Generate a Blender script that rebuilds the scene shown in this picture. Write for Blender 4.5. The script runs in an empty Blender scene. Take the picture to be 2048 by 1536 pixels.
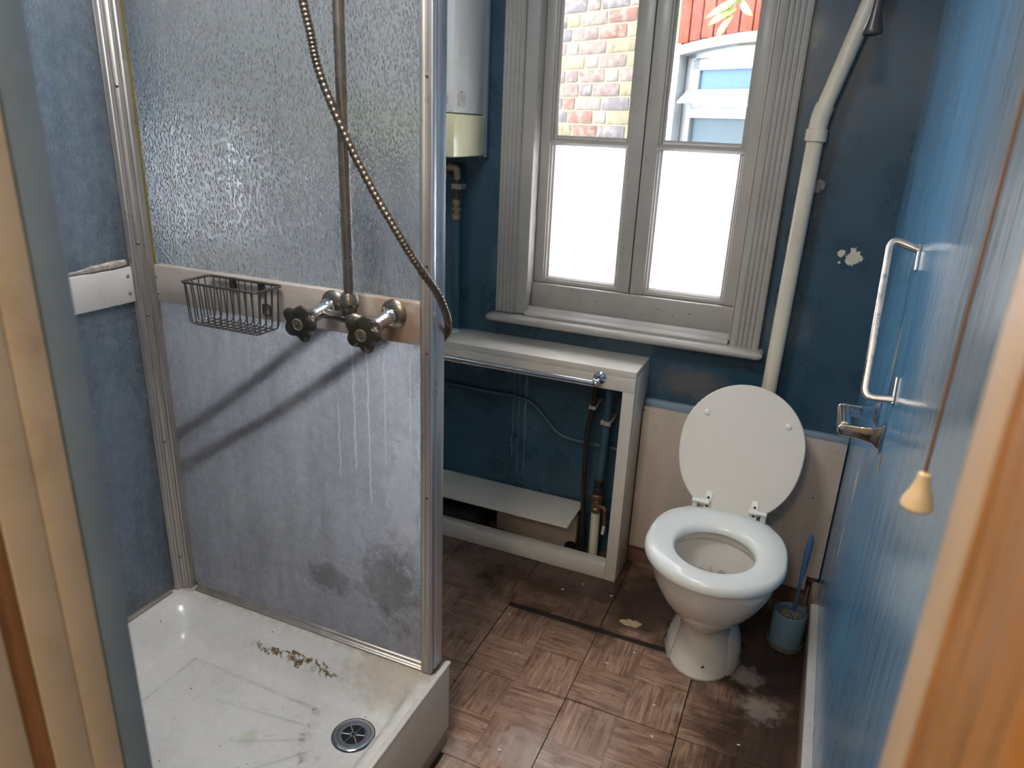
import bpy, bmesh, math, random
from mathutils import Vector, Matrix, Euler, noise as mnoise

random.seed(7)
SC = bpy.context.scene
COL = SC.collection
PI = math.pi

# ------------------------------------------------------------------ camera, world, lights, exposure
cam_d = bpy.data.cameras.new('camera')
cam = bpy.data.objects.new('camera', cam_d); COL.objects.link(cam)
CAM_Z = 1.479
rot = Matrix.Rotation(0.392052592, 3, 'Z') @ Matrix.Rotation(1.22513659, 3, 'X') @ Matrix.Rotation(0.0431837610, 3, 'Z')
cam.matrix_world = Matrix.Translation((0, 0, CAM_Z)) @ rot.to_4x4()
cam_d.sensor_width = 36; cam_d.sensor_fit = 'HORIZONTAL'; cam_d.lens = 1433.15 / 2048 * 36
cam_d.clip_start = 0.02; cam_d.clip_end = 100
cam_d.dof.use_dof = True; cam_d.dof.focus_distance = 1.85; cam_d.dof.aperture_fstop = 4.6
SC.camera = cam

wd = bpy.data.worlds.new('overcast_sky'); SC.world = wd; wd.use_nodes = True
wd.node_tree.nodes['Background'].inputs[0].default_value = (0.86, 0.93, 1.0, 1)
wd.node_tree.nodes['Background'].inputs[1].default_value = 1.3

pd = bpy.data.lights.new('window_portal', 'AREA'); pd.shape = 'RECTANGLE'; pd.size = 0.8; pd.size_y = 1.35
pd.cycles.is_portal = True
po = bpy.data.objects.new('window_portal', pd); COL.objects.link(po)
po.location = (-0.555, 2.45, 1.55); po.rotation_euler = (PI / 2, 0, PI)     # aims into the room (-y)

hd = bpy.data.lights.new('hall_lamp', 'POINT'); hd.energy = 1.05; hd.color = (1.0, 0.84, 0.66); hd.shadow_soft_size = 0.12
ho = bpy.data.objects.new('hall_lamp', hd); COL.objects.link(ho); ho.location = (-0.25, -0.75, 2.25)

cd_ = bpy.data.lights.new('fill_lamp', 'AREA'); cd_.shape = 'DISK'; cd_.size = 0.42; cd_.energy = 0.62; cd_.color = (1.0, 0.97, 0.94)  # added fill lamp, unseen, brightens the room from above
co = bpy.data.objects.new('fill_lamp', cd_); COL.objects.link(co); co.location = (-0.72, 0.66, 2.46)

SC.view_settings.view_transform = 'Standard'; SC.view_settings.look = 'None'
SC.view_settings.gamma = 1.0; SC.view_settings.use_curve_mapping = False
SC.view_settings.exposure = 5.15
try:
    SC.cycles.use_denoising = True
    SC.cycles.max_bounces = 12; SC.cycles.diffuse_bounces = 6; SC.cycles.transmission_bounces = 8
    SC.cycles.transparent_max_bounces = 16; SC.cycles.sample_clamp_indirect = 6
except Exception:
    pass

# ------------------------------------------------------------------ colour and node helpers
def lin(c):
    c = c / 255.0
    return c / 12.92 if c <= 0.04045 else ((c + 0.055) / 1.055) ** 2.4
def S(r, g, b): return (lin(r), lin(g), lin(b), 1.0)

class NT:
    def __init__(s, m):
        m.use_nodes = True; s.t = m.node_tree; s.t.nodes.clear()
    def n(s, typ, props=None, **ins):
        nd = s.t.nodes.new(typ)
        for k, v in (props or {}).items(): setattr(nd, k, v)
        for k, v in ins.items():
            s.put(nd, k, v)
        return nd
    def put(s, nd, k, v):
        if k[0] == 'i' and k[1:].isdigit(): sock = nd.inputs[int(k[1:])]
        else: sock = nd.inputs[k.replace('_', ' ')]
        if isinstance(v, bpy.types.Node): v = v.outputs[0]
        if isinstance(v, bpy.types.NodeSocket): s.t.links.new(v, sock)
        else: sock.default_value = v
    def math(s, op, a, b=0.0, clamp=False):
        nd = s.n('ShaderNodeMath', {'operation': op, 'use_clamp': clamp}); s.put(nd, 'i0', a); s.put(nd, 'i1', b); return nd.outputs[0]
    def vmath(s, op, a, b=None):
        nd = s.n('ShaderNodeVectorMath', {'operation': op}); s.put(nd, 'i0', a)
        if b is not None: s.put(nd, 'i1', b)
        return nd
    def mix(s, f, a, b):
        nd = s.n('ShaderNodeMix', {'data_type': 'RGBA'})
        s.put(nd, 'i0', f); s.put(nd, 'i6', a); s.put(nd, 'i7', b); return nd.outputs[2]
    def ramp(s, f, lo, hi, a=0.0, b=1.0):
        nd = s.n('ShaderNodeMapRange', {'clamp': True, 'interpolation_type': 'SMOOTHSTEP'})
        for k, v in (('i0', f), ('i1', lo), ('i2', hi), ('i3', a), ('i4', b)): s.put(nd, k, v)
        return nd.outputs[0]
    def pos(s, scale=(1, 1, 1)):
        tc = s.n('ShaderNodeTexCoord')
        return s.vmath('MULTIPLY', tc.outputs['Object'], scale).outputs[0]
    def noise(s, v, scale, detail=4, rough=0.6, dist=0.0):
        return s.n('ShaderNodeTexNoise', None, Vector=v, Scale=scale, Detail=detail, Roughness=rough, Distortion=dist).outputs['Fac']
    def blob(s, c, r, wob=0.5, sc=25.0, stretch=(1, 1, 1)):
        p = s.pos()
        d = s.vmath('SUBTRACT', p, c).outputs[0]
        d = s.vmath('MULTIPLY', d, stretch).outputs[0]
        L = s.vmath('LENGTH', d).outputs['Value']
        nn = s.noise(p, sc, 5)
        L = s.math('ADD', L, s.math('MULTIPLY', s.math('SUBTRACT', nn, 0.5), r * wob * 4))
        return s.ramp(L, r * 0.92, r * 1.02, 1.0, 0.0)
    def softblob(s, c, r, stretch=(1, 1, 1), sc=18.0, wob=0.5):
        p = s.pos()
        d = s.vmath('MULTIPLY', s.vmath('SUBTRACT', p, c).outputs[0], stretch).outputs[0]
        L = s.vmath('LENGTH', d).outputs['Value']
        L = s.math('ADD', L, s.math('MULTIPLY', s.math('SUBTRACT', s.noise(p, sc, 6), 0.5), r * wob * 3))
        return s.ramp(L, r * 0.3, r, 1.0, 0.0)
    def bump(s, h, strength=0.3, dist=0.002, normal=None):
        nd = s.n('ShaderNodeBump', None, Height=h, Strength=strength, Distance=dist)
        if normal is not None: s.put(nd, 'Normal', normal)
        return nd.outputs[0]
    def out(s, sh):
        o = s.n('ShaderNodeOutputMaterial'); s.put(o, 'Surface', sh)

def paint(name, base, rough=0.45, metal=0.0, var=0.12, nscale=14, stretch=(1, 1, 1), bump=0.12, bscale=90, dirt=None, dirt_amt=0.0,
          dscale=30, chips=(), smears=(), coat=0.0, spec=0.5, roughvar=0.1):
    m = bpy.data.materials.new(name); t = NT(m)
    p = t.pos(stretch)
    n1 = t.noise(p, nscale, 5)
    dark = tuple(c * (1 - var) for c in base[:3]) + (1,); lite = tuple(min(1, c * (1 + var)) for c in base[:3]) + (1,)
    c = t.mix(t.ramp(n1, 0.3, 0.7), dark, lite)
    if dirt is not None:
        n2 = t.noise(t.pos(), dscale, 8, 0.75)
        c = t.mix(t.math('MULTIPLY', t.ramp(n2, 0.56, 0.72), dirt_amt), c, dirt)
    for ce, r, colr, amt, st in smears:
        c = t.mix(t.math('MULTIPLY', t.softblob(ce, r, st), amt), c, colr)
    for ce, r, colr in chips:
        c = t.mix(t.blob(ce, r, 0.7, 55.0), c, colr)
    b = t.n('ShaderNodeBsdfPrincipled', None, Base_Color=c, Metallic=metal)
    t.put(b, 'Roughness', t.ramp(n1, 0.2, 0.8, max(0.02, rough - roughvar), rough + roughvar))
    b.inputs['Specular IOR Level'].default_value = spec
    b.inputs['Coat Weight'].default_value = coat
    if bump: t.put(b, 'Normal', t.bump(t.noise(p, bscale, 4), bump, 0.003))
    t.out(b); return m

M = {}
M['blue_wall'] = paint('blue_gloss_wall_paint', S(46, 76, 95), 0.30, var=0.10, nscale=6, bump=0.10, bscale=40,
    dirt=S(60, 74, 84), dirt_amt=0.14, dscale=9,
    chips=[((0.098, 2.285, 1.165), 0.022, S(205, 200, 185)), ((0.066, 2.285, 1.172), 0.009, S(205, 200, 185)), ((0.064, 2.285, 1.145), 0.004, S(205, 200, 185))],
    smears=[((-0.30, 2.285, 0.70), 0.10, S(120, 110, 100), 0.45, (0.6, 1, 1.4)), ((-1.03, 2.285, 1.02), 0.05, S(130, 150, 160), 0.15, (2.5, 1, 0.5)),  # pale strip left of the architrave is a painted reflection
            ((-0.05, 2.285, 0.95), 0.12, S(110, 120, 125), 0.3, (1, 1, 1.2)), ((-0.88, 2.285, 0.45), 0.10, S(90, 120, 140), 0.3, (1, 1, 1))])
M['white_gloss'] = paint('aged_white_gloss', S(205, 200, 190), 0.38, var=0.04, nscale=8, bump=0.06, dirt=S(120, 105, 85), dirt_amt=0.28, dscale=26)
M['window_white'] = paint('window_white_gloss', S(164, 161, 155), 0.36, var=0.04, nscale=9, bump=0.08, bscale=60, dirt=S(95, 90, 82), dirt_amt=0.4, dscale=40)
M['cream'] = paint('cream_paint', S(206, 190, 165), 0.45, var=0.04, dirt=S(150, 110, 70), dirt_amt=0.3, dscale=8)
M['tan_paint'] = paint('tan_primer', S(186, 158, 128), 0.5, var=0.05)
M['pine'] = paint('varnished_pine', S(160, 112, 66), 0.35, var=0.18, nscale=9, stretch=(14, 14, 1), dirt=S(130, 70, 25), dirt_amt=0.4, dscale=6)
M['blue_trim'] = paint('grey_blue_trim_paint', S(130, 150, 168), 0.4, var=0.06)
M['ceiling'] = paint('ceiling_white', S(215, 212, 205), 0.8, var=0.04)
M['hall_wall'] = paint('hall_wall_cream', S(214, 200, 172), 0.7, var=0.04)
M['board'] = paint('white_painted_board', S(190, 178, 166), 0.5, var=0.07, nscale=5, stretch=(3, 1, 0.6), bump=0.1, dirt=S(105, 85, 70), dirt_amt=0.35, dscale=22,
    chips=[((-0.445, 2.24, 0.60), 0.006, S(80, 60, 50)), ((0.12, 2.24, 0.41), 0.004, S(90, 60, 45))])
M['ceramic'] = paint('white_vitreous_china', S(222, 220, 214), 0.10, var=0.02, nscale=4, bump=0.0, coat=0.5, roughvar=0.03, dirt=S(190, 175, 150), dirt_amt=0.25, dscale=10)
M['seat'] = paint('white_toilet_seat_plastic', S(226, 230, 226), 0.22, var=0.02, nscale=4, bump=0.0, roughvar=0.04)
M['lid'] = paint('white_painted_lid', S(212, 208, 200), 0.42, var=0.03, nscale=5, bump=0.03)
M['pvc'] = paint('yellowed_white_pipe', S(208, 200, 182), 0.35, var=0.06, nscale=6, bump=0.03, dirt=S(120, 110, 95), dirt_amt=0.3, dscale=16)
M['chrome'] = paint('chrome', S(205, 208, 215), 0.12, 1.0, var=0.06, nscale=40, bump=0.0, dirt=S(150, 130, 110), dirt_amt=0.4, dscale=60, roughvar=0.06)
M['dull_chrome'] = paint('tarnished_chrome', S(150, 140, 128), 0.26, 0.9, var=0.10, nscale=25, bump=0.03, bscale=120, dirt=S(120, 98, 78), dirt_amt=0.2, dscale=28)
M['satin_metal'] = paint('satin_aluminium_handle', S(190, 186, 184), 0.3, 1.0, var=0.06, nscale=30, bump=0.0)
M['alu'] = paint('grey_anodised_aluminium', S(178, 172, 164), 0.4, 0.75, var=0.10, nscale=30, stretch=(1, 1, 0.15), bump=0.04, dirt=S(120, 106, 92), dirt_amt=0.5, dscale=35)
M['alu_blue'] = paint('clean_aluminium', S(186, 194, 204), 0.35, 0.6, var=0.06, nscale=30, stretch=(1, 1, 0.15), bump=0.02)
M['rail_grey'] = paint('brown_grey_stained_rail', S(186, 174, 163), 0.4, 0.1, var=0.10, nscale=16, stretch=(0.6, 1, 1.4), bump=0.05,
    smears=[((-0.745, 1.19, 1.10), 0.09, S(138, 108, 82), 0.7, (0.9, 1, 1)), ((-0.82, 1.19, 1.075), 0.06, S(136, 112, 90), 0.5, (0.6, 1, 1.5))])
M['rail_white'] = paint('white_painted_rail', S(214, 212, 208), 0.35, var=0.05, nscale=12, bump=0.12, dirt=S(150, 140, 125), dirt_amt=0.4, dscale=40)
M['dark_blue_pipe'] = paint('blue_painted_pipe', S(52, 82, 100), 0.4, var=0.1)
M['black_pipe'] = paint('old_black_pipe', S(48, 42, 40), 0.4, 0.3, var=0.2)
M['copper'] = paint('painted_over_brown_copper', S(112, 82, 68), 0.38, 0.5, var=0.2, nscale=40, dirt=S(170, 150, 125), dirt_amt=0.5)
M['brass'] = paint('old_brass_fitting', S(160, 140, 112), 0.38, 0.6, var=0.2, nscale=60, dirt=S(205, 198, 180), dirt_amt=0.5, dscale=80)
M['boiler_white'] = paint('boiler_white_enamel', S(226, 226, 224), 0.07, var=0.02, nscale=4, bump=0.02, coat=1.0, roughvar=0.04)
for n_ in M['boiler_white'].node_tree.nodes:
    if n_.type == 'BSDF_PRINCIPLED': n_.inputs['Coat IOR'].default_value = 1.8
M['boiler_cream'] = paint('boiler_yellowed_cover', S(232, 226, 186), 0.2, var=0.02, nscale=4, bump=0.0, coat=0.3, roughvar=0.04)
M['backing'] = paint('boiler_backing_board', S(100, 120, 135), 0.6)
M['brush_blue'] = paint('blue_plastic_brush', S(60, 98, 140), 0.4, var=0.05)
M['holder_blue'] = paint('pale_blue_plastic_holder', S(112, 150, 178), 0.4, var=0.06, dirt=S(90, 80, 65), dirt_amt=0.5, dscale=40)
M['holder_base'] = paint('grubby_clear_plastic_base', S(100, 110, 115), 0.3, var=0.2, dirt=S(60, 50, 40), dirt_amt=0.6)
M['bristle'] = paint('dirty_bristle_cover', S(120, 118, 105), 0.7, var=0.3, nscale=80)
M['dark_plastic'] = paint('dark_brown_bakelite', S(58, 52, 54), 0.28, var=0.1)
M['ivory'] = paint('ivory_acorn_knob', S(220, 190, 145), 0.4, var=0.05)
M['cord'] = paint('grubby_brown_cord', S(120, 85, 60), 0.8, var=0.1)
M['black_void'] = paint('black_drain_void', S(12, 12, 12), 0.7, var=0.1)
M['plaster'] = paint('crumbly_grey_plaster', S(165, 155, 148), 0.9, var=0.35, nscale=90, bump=0.8, bscale=160)
M['flake'] = paint('white_paint_flake_chip', S(230, 228, 222), 0.6)
M['skirting'] = paint('chipped_white_skirting_gloss', S(212, 208, 202), 0.4, var=0.06, nscale=10, bump=0.15, bscale=60, dirt=S(70, 60, 55), dirt_amt=0.5, dscale=24)
M['skirting_face'] = paint('grubby_skirting_face', S(150, 132, 118), 0.5, var=0.12, dirt=S(80, 62, 50), dirt_amt=0.5, dscale=14)
M['old_skirting'] = paint('brown_stained_skirting', S(120, 92, 78), 0.55, var=0.2, dirt=S(70, 48, 38), dirt_amt=0.6, dscale=12)
M['subfloor'] = paint('black_adhesive_subfloor', S(38, 30, 27), 0.7, var=0.25)
M['olive_knob'] = paint('smoky_olive_acrylic_knob', S(54, 50, 36), 0.12, var=0.12, nscale=30, bump=0.0, coat=0.6, roughvar=0.03)
M['knob_disc'] = paint('knob_disc_metal', S(150, 138, 120), 0.35, 0.6, var=0.1)
M['hose_metal'] = paint('brass_toned_hose', S(116, 104, 90), 0.32, 0.85, var=0.15, nscale=60, bump=0.0)
M['wire'] = paint('dark_wire', S(112, 108, 104), 0.35, 0.8, var=0.12)
M['tray'] = None
M['ground'] = paint('yard_concrete', S(150, 146, 140), 0.9)
M['leaf'] = paint('yellow_green_leaf', S(84, 100, 26), 0.5, var=0.15)
M['stem'] = paint('thin_brown_stem', S(110, 80, 60), 0.7)
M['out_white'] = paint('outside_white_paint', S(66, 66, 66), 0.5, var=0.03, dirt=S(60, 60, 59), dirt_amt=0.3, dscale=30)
M['mortar'] = paint('pale_lime_mortar', S(72, 65, 53), 0.9, spec=0.03, var=0.08, nscale=30, bump=0.4, bscale=80)

# right wall: gloss blue, vertical brush streaks, pits and bare flakes
def right_wall_mat():
    m = bpy.data.materials.new('streaky_blue_gloss_wall'); t = NT(m)
    p = t.pos((1, 14, 0.8)); n1 = t.noise(p, 7, 6)
    c = t.mix(t.ramp(n1, 0.15, 0.85), S(90, 147, 189), S(106, 161, 199))
    pits = t.ramp(t.noise(t.pos((1, 1, 0.35)), 120, 2, 0.5), 0.74, 0.78)
    band = t.math('MULTIPLY', pits, t.ramp(t.noise(t.pos((1, 1, 0.3)), 3.2, 2), 0.45, 0.6))
    c = t.mix(band, c, S(34, 52, 66))
    for ce, r, st in (((0.19, 1.86, 0.66), 0.018, (1, 1.2, 0.4)), ((0.19, 1.90, 0.45), 0.016, (1, 1.3, 0.25)), ((0.19, 1.66, 1.06), 0.02, (1, 1.2, 0.35)),
                      ((0.19, 1.52, 0.86), 0.016, (1, 1.3, 0.5)), ((0.19, 2.0, 0.35), 0.012, (1, 1.2, 0.25))):
        c = t.mix(t.math('MULTIPLY', t.softblob(ce, r * 1.6, st, 60), 0.9), c, S(222, 216, 196))
    c = t.mix(t.softblob((0.19, 1.515, 0.865), 0.02, (1, 1, 0.5), 60), c, S(70, 55, 45))
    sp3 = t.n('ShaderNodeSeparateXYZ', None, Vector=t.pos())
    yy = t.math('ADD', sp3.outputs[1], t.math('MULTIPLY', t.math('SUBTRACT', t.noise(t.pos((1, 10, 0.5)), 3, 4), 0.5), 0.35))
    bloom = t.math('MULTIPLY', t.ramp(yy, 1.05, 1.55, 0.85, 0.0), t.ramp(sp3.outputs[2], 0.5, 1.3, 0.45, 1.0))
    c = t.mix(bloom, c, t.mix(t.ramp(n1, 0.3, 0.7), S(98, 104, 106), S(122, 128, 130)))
    b = t.n('ShaderNodeBsdfPrincipled', None, Base_Color=c)
    t.put(b, 'Roughness', t.ramp(n1, 0.2, 0.8, 0.13, 0.25))
    h = t.math('ADD', t.noise(t.pos((1, 1, 0.25)), 45, 3), t.math('MULTIPLY', band, -2.0))
    t.put(b, 'Normal', t.bump(h, 0.07, 0.004))
    t.out(b); return m
M['right_wall'] = right_wall_mat()

def tile_mat():
    m = bpy.data.materials.new('parquet_print_vinyl'); t = NT(m)
    P = t.pos()
    sx = t.n('ShaderNodeSeparateXYZ', None, Vector=P)
    X = t.math('ADD', sx.outputs[0], 0.1233 + 0.305 * 20); Y = t.math('ADD', sx.outputs[1], -1.52 + 0.305 * 20)
    B = 0.1525
    bi = t.math('FLOOR', t.math('DIVIDE', X, B)); bj = t.math('FLOOR', t.math('DIVIDE', Y, B))
    par = t.math('MODULO', t.math('ADD', bi, bj), 2.0)
    inv = t.math('SUBTRACT', 1.0, par)
    u = t.math('ADD', t.math('MULTIPLY', X, par), t.math('MULTIPLY', Y, inv))        # across the strips
    v = t.math('ADD', t.math('MULTIPLY', Y, par), t.math('MULTIPLY', X, inv))        # along the grain
    si = t.math('FLOOR', t.math('DIVIDE', u, B / 4))
    wn = t.n('ShaderNodeTexWhiteNoise', {'noise_dimensions': '3D'})
    t.put(wn, 'Vector', t.n('ShaderNodeCombineXYZ', None, X=bi, Y=bj, Z=si).outputs[0])
    tone = wn.outputs['Value']
    gv = t.n('ShaderNodeCombineXYZ', None, X=t.math('MULTIPLY', u, 60.0), Y=t.math('MULTIPLY', v, 5.0), Z=t.math('MULTIPLY', tone, 30.0)).outputs[0]
    g = t.noise(gv, 1.6, 6, 0.65, 0.6)
    c = t.mix(t.ramp(g, 0.3, 0.72), S(124, 92, 76), S(200, 166, 142))
    c = t.mix(t.math('MULTIPLY', tone, 0.35), c, S(96, 64, 50))
    fs = t.ramp(t.math('ABSOLUTE', t.math('SUBTRACT', t.math('FRACT', t.math('DIVIDE', u, B)), 0.5)), 0.47, 0.5)
    c = t.mix(t.math('MULTIPLY', fs, 0.5), c, S(70, 45, 34))
    grime = t.ramp(t.noise(P, 5, 6, 0.7), 0.45, 0.7)
    c = t.mix(t.math('MULTIPLY', grime, 0.35), c, S(70, 52, 44))
    # heavy wear and dirt round the pan and right-hand strip, darker tone at the back
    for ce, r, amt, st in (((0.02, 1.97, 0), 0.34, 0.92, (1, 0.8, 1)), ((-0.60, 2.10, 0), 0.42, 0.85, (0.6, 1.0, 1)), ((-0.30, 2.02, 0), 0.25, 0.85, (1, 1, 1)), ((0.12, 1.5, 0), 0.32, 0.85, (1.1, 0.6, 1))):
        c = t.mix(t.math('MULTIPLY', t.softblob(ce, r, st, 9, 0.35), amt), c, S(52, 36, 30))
    for ce, r, amt, st in (((0.02, 1.83, 0), 0.06, 0.55, (1, 1, 1)), ((0.07, 1.72, 0), 0.07, 0.35, (1, 1, 1)), ((-0.14, 1.62, 0), 0.03, 0.35, (1, 1, 1)),((-0.46, 1.30, 0), 0.10, 0.4, (0.8, 1, 1)), ((-0.62, 1.22, 0), 0.08, 0.4, (1, 1, 1))):
        c = t.mix(t.math('MULTIPLY', t.softblob(ce, r, st, 40, 0.6), amt), c, S(190, 180, 172))
    c = t.mix(t.blob((-0.345, 1.912, 0), 0.022, 0.45, 30, (0.55, 1.2, 1)), c, S(178, 158, 120))
    b = t.n('ShaderNodeBsdfPrincipled', None, Base_Color=c)
    t.put(b, 'Roughness', t.ramp(t.noise(P, 22, 5), 0.3, 0.7, 0.22, 0.40))
    t.put(b, 'Normal', t.bump(t.noise(P, 130, 4), 0.10, 0.002))
    t.out(b); return m
M['tile'] = tile_mat()

def obscured_panel(name, pebble, film, lower, side=False):
    """textured shower glazing: rough see-through sheet under a film of soap scum and limescale"""
    m = bpy.data.materials.new(name); t = NT(m)
    P = t.pos()
    st = t.pos((1, 1, 0.16)); n1 = t.noise(st, 9, 7, 0.65); n2 = t.noise(P, 3.2, 4, 0.5); n3 = t.noise(P, 38, 6, 0.75)
    f = t.math('ADD', t.math('MULTIPLY', n1, 0.55), t.math('ADD', t.math('MULTIPLY', n2, 0.5), t.math('MULTIPLY', n3, 0.25)))
    f = t.ramp(f, 0.45, 0.90, film[0], film[1])
    if lower:
        run = t.noise(t.pos((60, 1, 1.2)), 1.0, 3, 0.5)
        sep = t.n('ShaderNodeSeparateXYZ', None, Vector=P)
        for x0, w, zt, zb in ((-0.872, 0.004, 1.05, 0.70), (-0.835, 0.004, 1.05, 0.62), (-0.793, 0.004, 1.04, 0.72), (-0.73, 0.004, 1.02, 0.66), (-0.915, 0.003, 0.88, 0.66)):
            wob = t.math('MULTIPLY', t.math('SUBTRACT', t.noise(t.pos((0, 0, 9)), 2.0 + w * 200 + x0 * 7, 3), 0.5), 0.016)
            d = t.math('ABSOLUTE', t.math('SUBTRACT', t.math('ADD', sep.outputs[0], wob), x0))
            k = t.math('MULTIPLY', t.ramp(d, w * 0.2, t.math('ADD', w * 0.4, t.math('MULTIPLY', t.noise(t.pos((9, 1, 5)), 6, 4), w * 2.2)), 1, 0), t.math('MULTIPLY', t.ramp(sep.outputs[2], zb, zb + 0.05), t.ramp(sep.outputs[2], zt, zt + 0.03, 1, 0)))
            f = t.math('MAXIMUM', f, t.math('MULTIPLY', k, 0.95))
        # washed-clean patches low on the sheet
        for ce, r, sr in (((-0.79, 1.2, 0.45), 0.11, (1, 0, 0.7)), ((-0.97, 1.2, 0.41), 0.06, (0.8, 0, 1))):
            f = t.math('MULTIPLY', f, t.math('SUBTRACT', 1.0, t.math('MULTIPLY', t.softblob(ce, r, sr, 26, 0.5), 0.6)))
        f = t.math('MAXIMUM', f, t.math('MULTIPLY', t.softblob((-0.750, 1.2, 0.70), 0.20, (2.6, 0, 0.75), 22, 0.4), 0.97))
        crust = t.ramp(sep.outputs[2], 0.26, 0.33, 0.6, 0.0)
        f = t.math('MAXIMUM', f, t.math('MULTIPLY', crust, t.ramp(n3, 0.4, 0.6)))
        top = t.ramp(sep.outputs[2], 1.0, 1.056, 0.0, 0.8)
        f = t.math('MAXIMUM', f, t.math('MULTIPLY', top, t.ramp(n3, 0.4, 0.62)))
    vor = t.n('ShaderNodeTexVoronoi', {'feature': 'SMOOTH_F1'}, Vector=t.pos((1, 1, 0.55)), Scale=pebble)
    h = t.math('ADD', t.ramp(vor.outputs['Distance'], 0.12, 0.5, 1.0, 0.0), t.math('MULTIPLY', n3, 0.25))
    nrm = t.bump(h, 0.65, 0.005)
    g = t.n('ShaderNodeBsdfPrincipled', None, Base_Color=S(226, 232, 234), Roughness=0.17, IOR=1.22, Normal=nrm)
    g.inputs['Transmission Weight'].default_value = 1.0
    scum_c = t.mix(t.ramp(n3, 0.35, 0.65), S(196, 196, 200), S(226, 226, 228))
    df = t.n('ShaderNodeBsdfPrincipled', None, Base_Color=scum_c, Roughness=0.3, Normal=nrm)
    tr = t.n('ShaderNodeBsdfTranslucent', None, Color=S(240, 241, 246), Normal=nrm)
    film_s = t.n('ShaderNodeMixShader', None, i0=0.80, i1=df, i2=tr)
    t.out(t.n('ShaderNodeMixShader', None, i0=f, i1=g, i2=film_s)); return m
M['panel_up'] = obscured_panel('upper_pebbled_glazing', 240, (0.05, 0.32), False)
M['panel_low'] = obscured_panel('lower_scummed_glazing', 300, (0.50, 0.96), True)
M['panel_side'] = obscured_panel('side_pebbled_glazing', 240, (0.25, 0.6), False)

def clear_glass():
    m = bpy.data.materials.new('old_clear_window_glass'); t = NT(m)
    nr = t.bump(t.noise(t.pos(), 6, 2), 0.15, 0.01)
    lw = t.n('ShaderNodeFresnel', None, IOR=1.45, Normal=nr)
    tr = t.n('ShaderNodeBsdfTransparent', None, Color=(0.93, 0.95, 0.95, 1))
    gl = t.n('ShaderNodeBsdfGlossy', None, Roughness=0.02, Normal=nr)
    t.out(t.n('ShaderNodeMixShader', None, i0=lw, i1=tr, i2=gl)); return m
M['glass'] = clear_glass()

def frosted_glass():
    m = bpy.data.materials.new('frosted_window_glass'); t = NT(m)
    n = t.noise(t.pos(), 7, 3)
    specks = t.ramp(t.noise(t.pos(), 160, 2), 0.76, 0.80)
    c = t.mix(t.ramp(n, 0.3, 0.7), S(250, 244, 242), S(246, 246, 250))
    c = t.mix(t.math('MULTIPLY', specks, 0.6), c, S(120, 115, 110))
    tr = t.n('ShaderNodeBsdfTranslucent', None, Color=c)
    df = t.n('ShaderNodeBsdfPrincipled', None, Base_Color=c, Roughness=0.4)
    t.out(t.n('ShaderNodeMixShader', None, i0=0.12, i1=tr, i2=df)); return m
M['frost'] = frosted_glass()

def brick_mat(name, cols, mott):
    m = bpy.data.materials.new(name); t = NT(m)
    oi = t.n('ShaderNodeObjectInfo')
    r = t.n('ShaderNodeValToRGB'); r.color_ramp.interpolation = 'CONSTANT'
    t.put(r, 'Fac', oi.outputs['Random'])
    els = r.color_ramp.elements
    while len(els) < len(cols): els.new(0.5)
    for i, cc in enumerate(cols):
        els[i].position = i / len(cols); els[i].color = cc
    off = t.vmath('ADD', t.pos(), t.vmath('MULTIPLY', oi.outputs['Location'], (7.3, 5.1, 9.7)).outputs[0]).outputs[0]
    n = t.noise(off, 22, 5, 0.7); n2 = t.noise(off, 14, 3, 0.6)
    c = t.mix(t.math('MULTIPLY', t.ramp(n, 0.42, 0.62), mott), r.outputs[0], S(170, 156, 144))
    c = t.mix(t.math('MULTIPLY', t.ramp(n2, 0.55, 0.7), 0.5), c, S(84, 66, 62))
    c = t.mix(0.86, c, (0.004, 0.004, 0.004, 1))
    b = t.n('ShaderNodeBsdfPrincipled', None, Base_Color=c, Roughness=0.9); b.inputs['Specular IOR Level'].default_value = 0.03
    t.put(b, 'Normal', t.bump(n, 0.5, 0.006))
    t.out(b); return m
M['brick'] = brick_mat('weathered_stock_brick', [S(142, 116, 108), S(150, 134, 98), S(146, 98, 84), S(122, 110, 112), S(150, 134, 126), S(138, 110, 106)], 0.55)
M['soldier'] = brick_mat('red_rubbed_brick', [S(196, 84, 58), S(204, 92, 64), S(184, 76, 54)], 0.12)

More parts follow.
